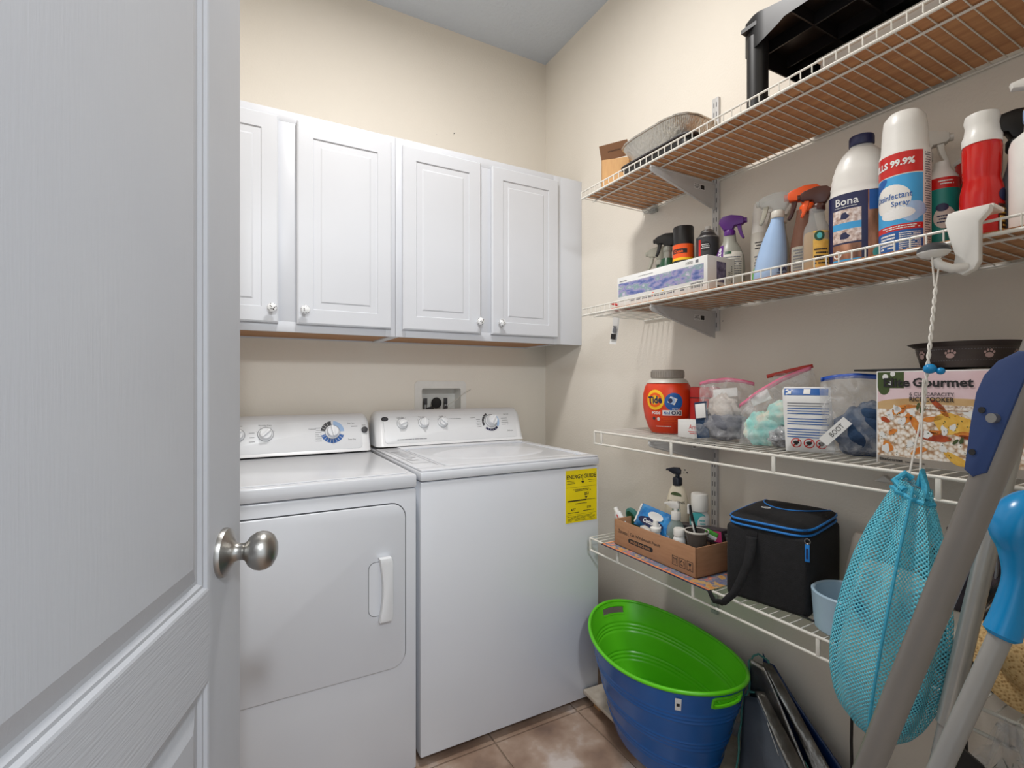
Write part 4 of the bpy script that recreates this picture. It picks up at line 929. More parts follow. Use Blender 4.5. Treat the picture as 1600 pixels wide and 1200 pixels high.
XE = Matrix.Translation((L2, 0, 0)) @ Matrix.Rotation(R(90), 4, 'Z'); g.patch(-.02, .02, .028, .086, 'lilyd', y=0, X=XE); g.text('1000', .035, .05, .009, 'ink', y=0, X=XE, rot=R(90), w=.024); g.patch(-.02, .04, .006, .018, 'ink', y=0, X=XE); g.fine(.042, .048, .03, .08, 8, 'greyink', y=0, X=XE)
g.build('box_print', o)

# white over-the-lip clip with a grey-tipped knob, and the net bag hung from it
t = thing('clamp_hook', 'white plastic clamp hooked over the second shelf edge, holding a cord', 'hook', (-.322, -1.838, ZS2), -88)
g = MB(); g.prism([(-.026, .044), (.030, .044), (.028, .034), (.016, .020), (.016, -.045), (.010, -.058), (-.006, -.066), (-.020, -.056), (-.016, -.030), (-.024, .0), (-.030, .03)], -.016, .004, 'whitepl', 'y', bev=.004); g.box((-.024, -.005, .040), (.032, .045, .048), 'whitepl', .003); g.build('clamp_body', t)
g = MB(); g.tube([(-.002, -.014, -.052), (-.016, -.03, -.054), (-.030, -.035, -.046), (-.036, -.036, -.036)], .0075, 'whitepl'); g.lathe([(0, -.034), (.010, -.033), (.019, -.029), (.023, -.024), (.023, -.022)], 'whitepl', c=(-.038, -.036, 0), n=28); hk = g.build('knob', t)
g = MB(); g.lathe([(.0235, -.0225), (.0225, -.016), (.016, -.010), (.007, -.007), (0, -.006)], 'darkgrey', c=(-.038, -.036, 0), n=28); g.build('grip_pad', hk)['label'] = 'dark grey pad on top of the knob'
BX, BY = -.42, -1.745
t = thing('net_bag', 'turquoise net drawstring bag of laundry hanging in front of the shelves', 'bag', (BX, BY, .53))
Xb = Matrix.Translation((-BX, -BY, -.53))
ptop = Vector((-.363, -1.806, ZS2 - .052)); pm = Vector((-.385, -1.797, 1.13)); pe1 = Vector((-.412, -1.787, 1.012)); pe2 = Vector((-.408, -1.802, 1.020))
g = MB(X=Xb)
def twist(a, c, n=26, r=.0022, rr=.0013):
    for ph in (0, PI):
        pts = []
        for i in range(n * 5 + 1):
            u = i / (n * 5); p = a.lerp(c, u); an = u * n * 1.4 + ph; pts.append(p + Vector((math.cos(an) * r * .8, math.sin(an) * r * .8, 0)))
        g.tube(pts, rr * 1.25, 'cord', n=6)
twist(ptop + Vector((0, 0, -.03)), pm, 30)
g.tube([ptop + Vector((-.006, .004, .03)), ptop + Vector((0, 0.002, -.03))], .0014, 'cord', n=6); g.tube([ptop + Vector((.004, -.006, .03)), ptop + Vector((0, 0, -.03))], .0014, 'cord', n=6)
g.tube([pm, pe1], .0016, 'cord', n=6); g.tube([pm + Vector((0, 0, .05)), pe2], .0016, 'cord', n=6)
g.build('drawstring', t)
g = MB(X=Xb); g.lathe([(.0095 * math.sin(q), -.0085 * math.cos(q)) for q in [PI * i / 10 for i in range(11)]], 'brightblue', c=(-.377, -1.803, 1.197), n=20); g.lathe([(.0065 * math.sin(q), -.006 * math.cos(q)) for q in [PI * i / 8 for i in range(9)]], 'brightblue', c=(-.372, -1.816, 1.193), n=16); g.build('cord_bead', t)
rp = [(.0, .003), (.012, .022), (.035, .040), (.07, .055), (.12, .067), (.2, .078), (.3, .084), (.42, .084), (.55, .078), (.68, .067), (.8, .052), (.9, .036), (.96, .026), (1.0, .022)]
def rad(v):
    for (a, ra), (c, rc) in zip(rp, rp[1:]):
        if v <= c: return ra + (rc - ra) * (v - a) / (c - a)
    return .022
def bagf(k=1.0, fold=1.0):
    def f(u, v):
        a = 2 * PI * u; r = rad(v) * k * .94
        fo = (.05 + .24 * v ** 1.6) * fold; r *= 1 + fo * math.sin(9 * a + 2 * v) * .7 + .03 * math.sin(4 * a + 5 * v)
        cx = -.425 + .018 * (v - .3) ; cy = -1.738 - .058 * v
        return (cx + r * math.sin(a) * .80, cy - r * math.cos(a), .552 + .451 * v - .010 * math.cos(a))
    return f
g = MB(X=Xb); g.grid(bagf(), 72, 60, 'net', closed_u=True, uvf=lambda u, v: (u * .478, v * .47)); g.build('net', t)
g = MB(X=Xb); rnd = random.Random(2)
def inner(u, v):
    p = bagf(.84, .4)(u, .04 + v * .60); q = 1 + .05 * math.sin(7 * u * 2 * PI + 9 * v)
    return (-.424 + (p[0] + .424) * q, -1.757 + (p[1] + 1.757) * q, p[2])
g.grid(inner, 40, 24, 'clothwhite', closed_u=True); g.raw([inner(i / 40, 1) for i in range(40)], [tuple(range(40))], 'clothwhite'); g.build('laundry', t)['label'] = 'white and blue laundry showing through the net'
g = MB(X=Xb); f = bagf(1.01)
g.tube([f(.785, v / 30) for v in range(1, 31)], .0022, 'turq', n=6)
g.tube([f(u / 24, .955) for u in range(24)], .004, 'turq', closed=True, n=6)
g.tube([f(.70, .97), (-.42, -1.77, 1.005), (-.412, -1.783, 1.018), (-.408, -1.790, 1.010)], .006, 'turq', n=8); g.tube([f(.92, .97), (-.41, -1.81, 1.0), (-.408, -1.805, 1.024), (-.406, -1.80, 1.0)], .006, 'turq', n=8); g.build('seam_and_hem', t)

# ------------------------------------------------------------------ third shelf
t = at(-.155, -.995, S3, 'detergent_tub', 'round orange laundry pod tub with grey lid on the third shelf', 'tub', rz=-52)
pr = [(.040, 0), (.052, .004), (.062, .02), (.074, .055), (.080, .095), (.079, .130), (.073, .155), (.066, .167)]
o = bottle(t, pr, 'tideor', 1.0, .82, n=56); MB().lathe([(.068, .166), (.062, .176), (.052, .182), (.050, .183)], 'offwhite', sy=.85, n=48).build('shoulder', t)
g = MB(); g.lathe([(.050, .181), (.053, .184), (.053, .206), (.050, .210), (.0, .211)], 'taupe', sy=.92, n=48)
for i in range(40): a = 2 * PI * i / 40; g.box((-.001, -.0005, .186), (.001, .0005, .204), 'taupe', X=Matrix.Translation((.0535 * math.sin(a), -.0493 * math.cos(a), 0)) @ Matrix.Rotation(a, 4, 'Z'))
g.build('lid', t)
f_ = interp(pr); wr = lambda z: (f_(z), f_(z) * .82); g = MB()
g.blob(-.038, .112, .020, .008, 'navy', wr, off=.0007, n=14); g.blob(-.0305, .112, .0285, .033, 'yellow', wr, off=.001, n=32); g.ring(-.0305, .112, .014, .021, 'orange', wrap=wr, off=.0014, sc_=(1, 1.1)); g.blob(-.0305, .112, .013, .013, 'yellow', wr, off=.0014)
g.patch(-.052, -.010, .100, .124, 'yellow', wr, off=.0013, n=8, nz=3) if False else None
g.text('Tide', -.031, .112, .024, 'navy', wrap=wr, off=.002, bold=.035, w=.044, rot=R(4))
g.blob(.024, .106, .0265, .029, 'blueprint', wr, off=.0008, n=30)
g.blob(.020, .110, .015, .015, 'paper', wr, off=.0026, n=4, rot=.35); g.blob(.018, .110, .0095, .0105, 'paleblue', wr, off=.003, n=16); g.blob(.014, .110, .006, .008, 'navy', wr, off=.0034, n=14)
g.patch(-.008, .048, .062, .079, 'paper', wr, off=.0012, n=10, nz=3); g.text('PODS', -.027, .0695, .009, 'paper', wrap=wr, off=.0016, bold=.03, w=.026); g.text('4in1', .004, .0705, .010, 'blueprint', wrap=wr, off=.0018, bold=.02, w=.018); g.text('OXI', .031, .0705, .013, 'navy', wrap=wr, off=.0018, bold=.03, w=.029); g.text('ULTRA', .030, .083, .006, 'paper', wrap=wr, off=.0016, w=.022)
g.fine(-.012, .034, .035, .057, 4, 'orange', wrap=wr, off=.0012); g.fine(-.028, .020, .022, .030, 1, 'paper', wrap=wr, off=.0012, h=.002); g.blob(-.034, .052, .0045, .006, 'darkgrey', wr, off=.0012); g.blob(-.02, .05, .0045, .006, 'paper', wr, off=.0012); g.build('label_print', o)
t = at(-.115, -1.115, S3, 'snack_pouch', 'red and orange upright pouch behind the small white carton', 'pouch', rz=-70)
g = MB(); g.box((-.045, -.018, .0), (.045, .018, .155), 'red', .008); o = g.build('pouch_body', t); g = MB(); g.patch(-.043, .043, .118, .121, 'ink', y=-.0182); g.blob(.026, .06, .022, .035, 'yellow', y=-.0182); g.blob(.026, .054, .014, .014, 'orange', y=-.0188); g.patch(-.04, .04, .03, .037, 'ink', y=-.0182); g.build('label_print', o)
t = at(-.19, -1.150, S3, 'small_carton', 'small white carton with red print in front of the red pouch', 'box', rz=-88)
g = MB(); g.box((-.058, -.020, 0), (.05, .025, .054), 'paper', .001); o = g.build('carton_body', t); g = MB(); g.text('Arm', .0, .034, .014, 'red', y=-.020, w=.03); g.fine(-.018, .03, .012, .022, 2, 'red', y=-.020); g.build('carton_print', o)

def zipbag(name, label, loc, rz, w, h, d, zipm, contents, lean=0, seed=1, top_open=.02, zipbend=0.0, tilt=0, slope=0):
    t = thing(name, label, 'bag', loc, rz, rx=lean, ry=tilt); rd = random.Random(seed); ph = [rd.uniform(0, 6) for _ in range(6)]
    def shell(s):
        def f(u, v):
            th = d * (1 - abs(2 * u - 1) ** 3) * (1 - v) ** .55 + top_open * v * (1 - abs(2 * u - 1) ** 2)
            if v < .06: th *= (v / .06) ** .5
            x = (u - .5) * w * (1 + .06 * math.sin(4 * v + ph[0])); z = (h + slope * (u - .5)) * v + zipbend * v * (1 - (2 * u - 1) ** 2)
            n = .010 * math.sin(7 * u + 5 * v + ph[1]) * math.sin(6 * v + ph[2]) + .005 * math.sin(19 * u + 13 * v + ph[3])
            return (x, s * th * .5 + n * (1 - v * .5) * (1 if abs(2 * u - 1) < .98 else .2), max(z, .0015))
        return f
    g = MB(); g.grid(shell(-1), 28, 28, 'film'); g.grid(shell(1), 28, 28, 'film'); g.build('film', t)
    f = shell(-1); fb = shell(1); g = MB()
    for fn in (f, fb):
        P_1 = [Vector(fn(i / 28, 1.0)) for i in range(29)]
        g.raw([p for q in P_1 for p in (q + Vector((0, 0, -.006)), q + Vector((0, 0, .004)))], [(2 * i, 2 * i + 2, 2 * i + 3, 2 * i + 1) for i in range(28)], zipm, True)
    g.build('zip_strip', t, solid=.0015)
    for nm, fn in contents: g = MB(); fn(g); g.build(nm, t)
    return t
def lump(x, z, rx, ry, rz, m, seed=0, y=0):
    rd = random.Random(seed); p = [rd.uniform(0, 6) for _ in range(4)]
    def f(g):
        def q(u, v):
            a = 2 * PI * u; b_ = PI * (v - .5); r = 1 + .10 * math.sin(3 * a + p[0]) * math.cos(b_) + .07 * math.sin(7 * a + 5 * b_ + p[1]) + .06 * math.sin(9 * b_ + p[2])
            return (x + rx * r * math.cos(b_) * math.sin(a), y - ry * r * math.cos(b_) * math.cos(a), max(.002, z + rz * r * math.sin(b_)))
        g.grid(q, 32, 20, m, closed_u=True)
    return f
def card(x0, x1, z0, z1, m, y, tilt=0):
    def f(g): g.box((x0, y, z0), (x1, y + .003, z1), m, .001, X=Matrix.Rotation(R(tilt), 4, 'Y'))
    return f
def many(*fs):
    def f(g):
        for q in fs: q(g)
    return f
zipbag('zip_bag', 'clear zip bag of odds and ends with pink zip, right of the orange tub', (-.195, -1.245, S3), -76, .165, .165, .06, M['pinkzip'],
       [('blue_packet', many(card(-.066, -.036, .070, .112, 'paper', -.020, -8), card(-.070, -.032, .012, .118, 'bluecloth', -.016, -8))), ('wrapped_item', many(lump(-.005, .09, .045, .02, .045, 'beigestuff', 3), lump(.0, .045, .07, .024, .04, 'greycloth', 4))), ('card', card(-.02, .05, .125, .150, 'paper', -.004, -6))], lean=-6, seed=4, zipbend=.012)
zipbag('zip_bag', 'clear zip bag of aqua yarn fluff with pink zip', (-.195, -1.395, S3), -72, .165, .155, .07, M['pinkzip'],
       [('aqua_fluff', many(lump(-.025, .045, .045, .026, .045, 'yarn', 5), lump(.03, .085, .045, .024, .035, 'yarn', 6))), ('crumpled_wrap', lump(.035, .028, .048, .03, .028, 'crinkle', 7, -.008)), ('paper_scrap', card(.0, .05, .115, .145, 'paper', -.002, -25))], lean=-4, seed=9, zipbend=.01, slope=.10)
zipbag('zip_bag', 'empty clear zip bag with red zip rising behind the white packet', (-.09, -1.43, S3), -66, .11, .205, .03, M['redzip'], [], lean=-3, seed=12, tilt=-14)
# white packet with blue header
t = thing('detergent_packet', 'white plastic packet with blue header and red warning circles', 'packet', (-.218, -1.500, S3), -66, rx=-3)
def pk(s):
    def f(u, v):
        th = .018 * (1 - abs(2 * u - 1) ** 4) * (1 - abs(2 * v - 1) ** 6); return ((u - .5) * .102 + .01 * (.5 - v), s * th, .155 * v + .001)
    return f
g = MB(); g.grid(pk(-1), 20, 20, 'paper'); g.grid(pk(1), 20, 20, 'paper'); o = g.build('packet_body', t)
g = MB()
def onp(x, z, off=.0008):
    v = max(0, min(1, z / .155)); u = (x - .01 * (.5 - v)) / .102 + .5; u = max(0, min(1, u)); p = pk(-1)(u, v); return (p[0], p[1] - off, p[2])
def gp(x0, x1, z0, z1, m, nx=8, off=.0008):
    g.grid(lambda u, v: onp(x0 + (x1 - x0) * u, z0 + (z1 - z0) * v, off), nx, 2, m)
gp(-.050, .042, .135, .152, 'blueprint'); gp(-.008, .006, .138, .150, 'paper', 2, .0014); gp(-.042, -.034, .138, .145, 'paper', 2, .0014)
rd = random.Random(8)
for i in range(15):
    z = .122 - i * .0062
    if i in (0, 6, 10): continue
    gp(-.042, rd.choice((.04, .044, .03, .044)), z - .0011, z + .0011, 'blueprint' if i > 2 else 'greyink')
for x in (-.022, .005, .03):
    vs = []
    for i in range(19):
        a = 2 * PI * i / 18
        for r in (.0095, .0115): vs.append(onp(x + r * math.cos(a), .021 + r * math.sin(a), .0012))
    g.raw(vs, [(2 * i, 2 * i + 1, 2 * i + 3, 2 * i + 2) for i in range(18)], 'red'); g.raw([onp(x - .007, .015, .0012), onp(x - .005, .013, .0012), onp(x + .007, .027, .0012), onp(x + .005, .029, .0012)], [(0, 1, 2, 3)], 'red')
    g.raw([onp(x + .006 * math.cos(a) * (1 + .3 * math.sin(3 * a)), .021 + .005 * math.sin(a), .001) for a in [2 * PI * i / 12 for i in range(12)]], [tuple(range(12))], 'ink')
g.build('packet_print', o)
def bootag(g):
    X = Matrix.Translation((-.035, -.040, .055)) @ Matrix.Rotation(R(-48), 4, 'Y'); g.box((-.035, 0, -.011), (.035, .0015, .011), 'paper', X=X); g.text('BOOT', .004, 0, .011, 'ink', y=0, X=X, w=.034)
zipbag('zip_bag', 'clear zip bag of dark blue cloth with blue zip, left of the cooker box', (-.19, -1.592, S3), -68, .14, .175, .08, M['bluezip'],
       [('blue_cloth', many(lump(.012, .055, .058, .036, .055, 'bluecloth', 10), lump(.03, .09, .035, .026, .035, 'bluecloth', 11))), ('paper_tag', bootag)], lean=-3, seed=15, zipbend=.008)
# rice cooker carton
t = thing('rice_cooker_box', 'large food-picture rice cooker carton on the third shelf', 'box', (-.135, -1.768, S3), -89)
bw, bh, bd = .128, .190, .10; y = -bd
g = MB(); g.box((-bw * .89, -bd, 0), (bw * .89, bd, bh), 'paper', .001); o = g.build('carton_body', t)
g = MB(X=Matrix.Diagonal((.885, 1, 1, 1)))
g.patch(-bw + .002, bw - .002, bh * .66, bh - .002, 'potpink', y=y); g.patch(-bw + .002, -bw + .055, bh - .035, bh - .002, 'herb', y=y, off=.0005); g.blob(-bw + .015, bh - .035, .012, .014, 'herb', y=y, off=.0006)
for x_, z_, r_ in ((-.11, .178, .006), (-.095, .184, .005), (-.10, .165, .004)): g.blob(x_, z_, r_, r_, 'paper', y=y, off=.0009)
g.patch(-bw + .002, bw - .002, .016, bh * .66, 'bowltan', y=y); g.blob(-.0, bh * .655, bw * .98, .012, 'bowltan', y=y, off=.0005, n=40)
g.patch(-bw + .002, bw - .002, .014, .112, 'ricepic', y=y, off=.0006); g.blob(0, .105, bw * .80, .020, 'ricepic', y=y, off=.0007, n=40, wob=.06)
g.patch(-bw + .002, bw - .002, .001, .016, 'taupe', y=y, off=.0008)
rd = random.Random(21)
for x_, z_, a_, c_, m_, ro in ((-.085, .108, .017, .006, 'chicken', .3), (-.065, .095, .012, .007, 'chicken', 1.0), (-.052, .085, .016, .007, 'chicken', -1.1), (-.068, .118, .022, .004, 'chicken', .1), (-.01, .122, .018, .005, 'apricot', -.7), (.0, .11, .012, .005, 'chicken', -.9), (.015, .088, .034, .020, 'egg', -.1), (-.02, .096, .020, .005, 'chicken', .2), (-.02, .062, .032, .009, 'apricot', -.15), (-.02, .069, .028, .005, 'chicken', .1), (.045, .068, .028, .006, 'chicken', -.1), (.05, .063, .026, .004, 'apricot', -.15), (-.105, .035, .012, .010, 'chicken', -.8), (-.045, .032, .016, .006, 'chicken', .4), (.02, .022, .022, .008, 'egg', -.5), (.055, .028, .020, .006, 'apricot', -.7), (-.095, .066, .010, .005, 'chicken', .5), (.09, .09, .02, .007, 'chicken', .7), (.10, .05, .016, .007, 'apricot', .2), (.085, .12, .02, .006, 'apricot', -.3), (-.11, .09, .010, .005, 'apricot', -.4)):
    g.blob(x_, z_, a_, c_, m_, y=y, off=.0011, n=18, rot=ro, wob=.08)
for i in range(20): g.blob(rd.uniform(-.115, .12), rd.uniform(.022, .118), rd.uniform(.006, .011), rd.uniform(.005, .008), 'paper', y=y, off=.0013, n=12, rot=rd.uniform(0, 3), wob=.18)
for i in range(110): g.blob(rd.uniform(-.12, .12), rd.uniform(.02, .118), rd.uniform(.0007, .0020), rd.uniform(.0006, .0011), 'herb', y=y, off=.0016, n=6, rot=rd.uniform(0, 3))
for x_, z_ in ((-.035, .118), (-.04, .112), (-.046, .12), (.02, .055), (.03, .058)): g.blob(x_, z_, .007, .003, 'herb', y=y, off=.0017, n=10, rot=x_ * 40)
g.text('Elite', -.087, bh - .0235, .018, 'ink', y=y, off=.002, bold=.03, w=.052); g.text('Gourmet', -.003, bh - .0235, .018, 'ink', y=y, off=.002, bold=.03, w=.106)
g.text('6 CUP CAPACITY', -.022, bh - .0465, .007, 'ink', y=y, off=.002, bold=.01, w=.080); g.text('RICE COOKER', -.022, bh - .0565, .0095, 'ink', y=y, off=.002, bold=.02, w=.080)
g.text('Great for cooking delicious fluffy rice', -.010, bh - .070, .0045, 'kraft', y=y, off=.002, w=.115); g.fine(-.04, .05, bh - .079, bh - .075, 1, 'kraft', y=y, off=.0018)
g.text('EliteGourmet', -.098, .009, .006, 'ink', y=y, off=.002, bold=.03, w=.046); g.fine(-.07, -.03, .005, .009, 1, 'ink', y=y, off=.002)
g.build('carton_print', o)
tag(MB(X=Matrix.Translation((-.13, -1.70, S3 + .1915)) @ Matrix.Rotation(R(-89), 4, 'Z')).box((-.10, -.085, 0), (.05, .08, .004), 'black', .001).build('black_folder'), 'thin black flat folder lying under the paw-print bowl', 'folder')
t = thing('pet_bowl', 'dark bronze pet bowl with paw marks on the cooker carton', 'bowl', (-.13, -1.765, S3 + .196), -60)
g = MB(); pr = [(.068, 0), (.070, .002), (.074, .020), (.079, .040), (.088, .046), (.092, .0485), (.088, .0495), (.078, .044), (.072, .03), (.066, .008), (0, .006)]; g.lathe(pr, 'darkbowl', n=64); g.lathe([(.0705, .010), (.0722, .012)], 'ink', n=64, cap=False); o = g.build('bowl_body', t)
wr = lambda z: (.0695 + .24 * z, .0695 + .24 * z)
for i in range(8):
    ax = (i - 3) * .056 + .02; g = MB() if i == 0 else g
    g.blob(ax, .022, .0065, .0048, 'rose', wr, off=.0012)
    for dx, dz in ((-.0068, .0055), (-.0025, .009), (.0025, .009), (.0068, .0055)): g.blob(ax + dx, .022 + dz, .0019, .0026, 'rose', wr, off=.0012)
for k in range(110): a = k * .0044 - .24; g.patch(a, a + .0022, .034, .0347, 'greyink', wr, off=.001, n=1); g.patch(a, a + .0022, .0125, .0132, 'greyink', wr, off=.001, n=1)
g.build('paw_marks', o)
t = thing('grocery_carton', 'low carton with food picture at the right end of the third shelf', 'box', (-.20, -1.945, S3), -89)
g = MB(); g.box((-.045, -.06, 0), (.06, .06, .11), 'paper', .001); o = g.build('carton_body', t); g = MB(); g.patch(-.044, .058, .03, .108, 'chicken', y=-.06); g.patch(-.044, -.038, .002, .108, 'brownhead', y=-.06, off=.0006); g.build('carton_print', o)

# ------------------------------------------------------------------ lowest shelf
g = MB(); g.box((-.318, -1.30, S4), (-.02, -.862, S4 + .0015), 'matprint'); g.box((-.322, -1.303, S4 - .0002), (-.316, -.860, S4 + .0025), 'orangeedge'); g.box((-.322, -.864, S4 - .0002), (-.02, -.859, S4 + .0025), 'orangeedge'); g.box((-.325, -1.306, S4 - .0004), (-.320, -.860, S4 + .0018), 'navy')
tag(g.build('placemat'), 'bright printed plastic placemat lying under the cardboard tray', 'placemat')
Z4 = S4 + .0028
t = thing('cardboard_tray', 'open brown cardboard tray of toiletries on the lowest shelf', 'tray', (-.19, -1.058, Z4), -91)
hw, hd2, hh = .176, .098, .085
g = MB()
for a, c in (((-hw, -hd2, 0), (hw, -hd2 + .004, hh)), ((-hw, hd2 - .004, 0), (hw, hd2, hh)), ((-hw, -hd2, 0), (-hw + .004, hd2, hh)), ((hw - .004, -hd2, 0), (hw, hd2, hh)), ((-hw, -hd2, 0), (hw, hd2, .003))): g.box(a, c, 'cardboard', .0008)
o = g.build('tray_body', t)
y = -hd2; g = MB(); g.text('Zorotoo', -.132, .050, .012, 'ink', y=y, w=.045, bold=.01); g.patch(-.1055, -.1045, .040, .062, 'ink', y=y); g.text('Cat Windowsill Perch', -.030, .052, .0095, 'ink', y=y, w=.135, bold=.01)
g.patch(-.098, .0, .022, .037, 'ink', y=y); g.blob(-.098, .0295, .0075, .0075, 'ink', y=y); g.blob(0, .0295, .0075, .0075, 'ink', y=y); g.text('MADE IN CHINA', -.049, .0295, .0085, 'cardboard', y=y, off=.0010, w=.09, bold=.03)
for i in range(3):
    cx = .098 + i * .028
    for a, b_ in (((cx - .011, cx + .011), (.0395, .041)), ((cx - .011, cx + .011), (.014, .0155)), ((cx - .0115, cx - .010), (.014, .041)), ((cx + .010, cx + .0115), (.014, .041))): g.patch(a[0], a[1], b_[0], b_[1], 'ink', y=y)
for dx in (-.004, .004):
    cx = .098 + dx; g.patch(cx - .0008, cx + .0008, .019, .034, 'ink', y=y); g.raw([(cx - .003, y - .0006, .032), (cx + .003, y - .0006, .032), (cx, y - .0006, .037)], [(0, 1, 2)], 'ink')
for k in range(3): a = R(90 + 120 * k); g.ring(.126, .0275, .0055, .008, 'ink', y=y, a0=a, a1=a + R(90), n=8)
g.raw([(.149, y - .0006, .036), (.159, y - .0006, .036), (.157, y - .0006, .029), (.154, y - .0006, .027), (.151, y - .0006, .029)], [(4, 3, 2, 1, 0)], 'ink'); g.patch(.1535, .1545, .018, .028, 'ink', y=y); g.patch(.150, .158, .017, .019, 'ink', y=y)
g.build('tray_print', o)
def intray(lx, ly, dz=.004): # local tray coords -> world
    a = R(-91); return (-.19 + lx * math.cos(a) - ly * math.sin(a), -1.058 + lx * math.sin(a) + ly * math.cos(a), Z4 + dz)
p = intray(-.150, -.05); t = thing('toothpaste_tube', 'white toothpaste tube standing at the left end of the tray', 'tube', (p[0], p[1], p[2]), -80, ry=-32)
g = MB(); g.grid(lambda u, v: ((.006 + .011 * (1 - v * .25)) * math.cos(2 * PI * u) * (1 + .3 * (1 - v)), (.002 + .010 * v) * math.sin(2 * PI * u), .012 + .095 * v), 24, 6, 'paper', closed_u=True); g.patch(.002, .006, .02, .1, 'red', y=-.012); g.build('tube_body', t); MB().cyl((0, 0, .106), (0, 0, .125), .009, 'whitepl', r2=.008).build('cap', t)
p = intray(-.118, -.01); t = thing('scrub_brush', 'dark green oval plastic item leaning behind the wipes', 'brush', p, -85, ry=-38)
g = MB(); g.prism([(.028 * math.cos(a), .07 + .06 * math.sin(a)) for a in [2 * PI * i / 24 for i in range(24)]], -.010, .010, 'tealtrim', 'y', bev=.005); g.build('oval_body', t)
g = MB(); g.prism([(.018 * math.cos(a), .075 + .045 * math.sin(a)) for a in [2 * PI * i / 24 for i in range(24)]], -.0115, -.0095, 'dgreen', 'y'); g.build('pad', t)
p = intray(-.055, -.035); t = thing('wipes_pack', 'blue soft wipes pack with white script lying across the tray', 'pack', (p[0], p[1], Z4 + .100), -93, rx=-28, ry=4)
g = MB(); g.grid(lambda u, v: (.075 * (2 * u - 1), -.018 * (1 - abs(2 * u - 1) ** 4) * (1 - abs(2 * v - 1) ** 4), .038 * (2 * v - 1)), 24, 14, 'gloss_blue'); g.grid(lambda u, v: (.075 * (2 * u - 1), .018 * (1 - abs(2 * u - 1) ** 4) * (1 - abs(2 * v - 1) ** 4), .038 * (2 * v - 1)), 24, 14, 'gloss_blue'); o = g.build('pack_body', t)
g = MB(); g.blob(.02, .012, .034, .013, 'paper', y=-.0188, n=24); g.text('Cottonelle', .018, -.012, .014, 'paper', y=-.0192, w=.085, bold=.03); g.patch(-.075, -.068, -.03, .034, 'paper', y=-.006); g.blob(.01, -.012, .058, .014, 'navy', y=-.0185, n=24); g.build('pack_print', o)
p = intray(-.04, .055); t = at(p[0], p[1], p[2], 'lotion_bottle', 'tall cream lotion bottle with dark blue pump in the tray', rz=-62)
pr = [(.034, 0), (.037, .006), (.040, .09), (.039, .12), (.034, .16), (.025, .190), (.016, .205), (.015, .208)]
o = bottle(t, pr, 'cream', 1.0, .7); f_ = interp(pr); wr = lambda z: (f_(z), f_(z) * .7)
g = MB(); g.blob(.0, .174, .016, .011, 'herb', wr, off=.0008, a0=0, a1=PI, n=16, rot=-.12); g.text('JERGENS', .0, .152, .011, 'ink', wrap=wr, off=.001, w=.052, bold=.01); g.fine(-.012, .014, .126, .140, 2, 'teal', wrap=wr, off=.001); g.fine(-.012, .010, .098, .106, 1, 'ink', wrap=wr, off=.001); g.build('label_print', o)
def pump(t, z, m, s=1, flip=-1, name='pump'):
    g = MB(X=Matrix.Translation((0, 0, z)) @ Matrix.Scale(s, 4)); g.lathe([(.015, 0), (.0155, .002), (.0155, .022), (.013, .026), (.007, .027), (.007, .040), (0, .04)], m, n=28)
    g.prism([(flip * a, c) for a, c in ((-.011, .036), (.012, .036), (.030, .047), (.037, .046), (.036, .052), (.014, .058), (-.006, .058), (-.012, .050))], -.008, .008, m, 'y', bev=.003); return g.build(name, t)
pump(t, .205, 'darkblue', 1.0)
p = intray(.052, .055); t = at(p[0], p[1], p[2], 'mouthwash_bottle', 'clear and mint mouthwash bottle with large white cap', rz=-62)
bottle(t, [(.027, 0), (.030, .005), (.030, .12), (.027, .132), (.022, .14), (.021, .15)], 'paper', 1, .75); g = MB(); g.blob(-.004, .115, .028, .024, 'mint', (.0302, .0227), off=.0006, rot=.5); g.blob(.014, .10, .016, .03, 'paper', (.0302, .0227), off=.0009); g.fine(.004, .02, .07, .12, 5, 'mint', wrap=(.0302, .0227), off=.0012, h=.004); g.build('label_print', t)
MB().lathe([(.0255, .142), (.0260, .145), (.0255, .192), (.024, .195), (0, .196)], 'whitepl', n=36).build('cap', t)
p = intray(.040, -.035); t = at(p[0], p[1], p[2], 'sanitizer_bottle', 'clear pump bottle of gel with white pump in the tray', rz=-62)
bottle(t, [(.026, 0), (.028, .004), (.028, .085), (.025, .10), (.018, .112), (.0135, .118), (.0135, .125)], 'sanit'); g = MB(); g.patch(-.032, -.012, .02, .075, 'paleblue', (.028, .028), off=.0006); g.blob(.002, .055, .010, .012, 'mint', (.028, .028), off=.0006); g.build('label_print', t); pump(t, .122, 'whitepl', .95)
p = intray(-.005, -.075); t = at(p[0], p[1], p[2], 'dropper_bottle', 'small white pump bottle leaning at the front of the tray', rz=-62)
bottle(t, [(.012, 0), (.014, .003), (.014, .075), (.010, .080)], 'paper'); MB().lathe([(.0155, .078), (.0165, .080), (.0165, .090), (.009, .094), (.0075, .112), (0, .113)], 'whitepl', n=24).build('cap', t)
p = intray(.088, -.07); t = at(p[0], p[1], p[2], 'pill_bottle', 'small white pill bottle at the front of the tray', rz=-62)
bottle(t, [(.0175, 0), (.0185, .003), (.0185, .078), (.015, .088), (.012, .092)], 'paper'); MB().lathe([(.0165, .090), (.017, .092), (.017, .108), (.0155, .111), (0, .111)], 'whitepl', n=32).build('cap', t)
p = intray(.020, .0); t = thing('hair_colour_carton', 'long black printed carton lying at the back of the tray', 'box', (p[0], p[1], Z4 + .06), -88, ry=-6)
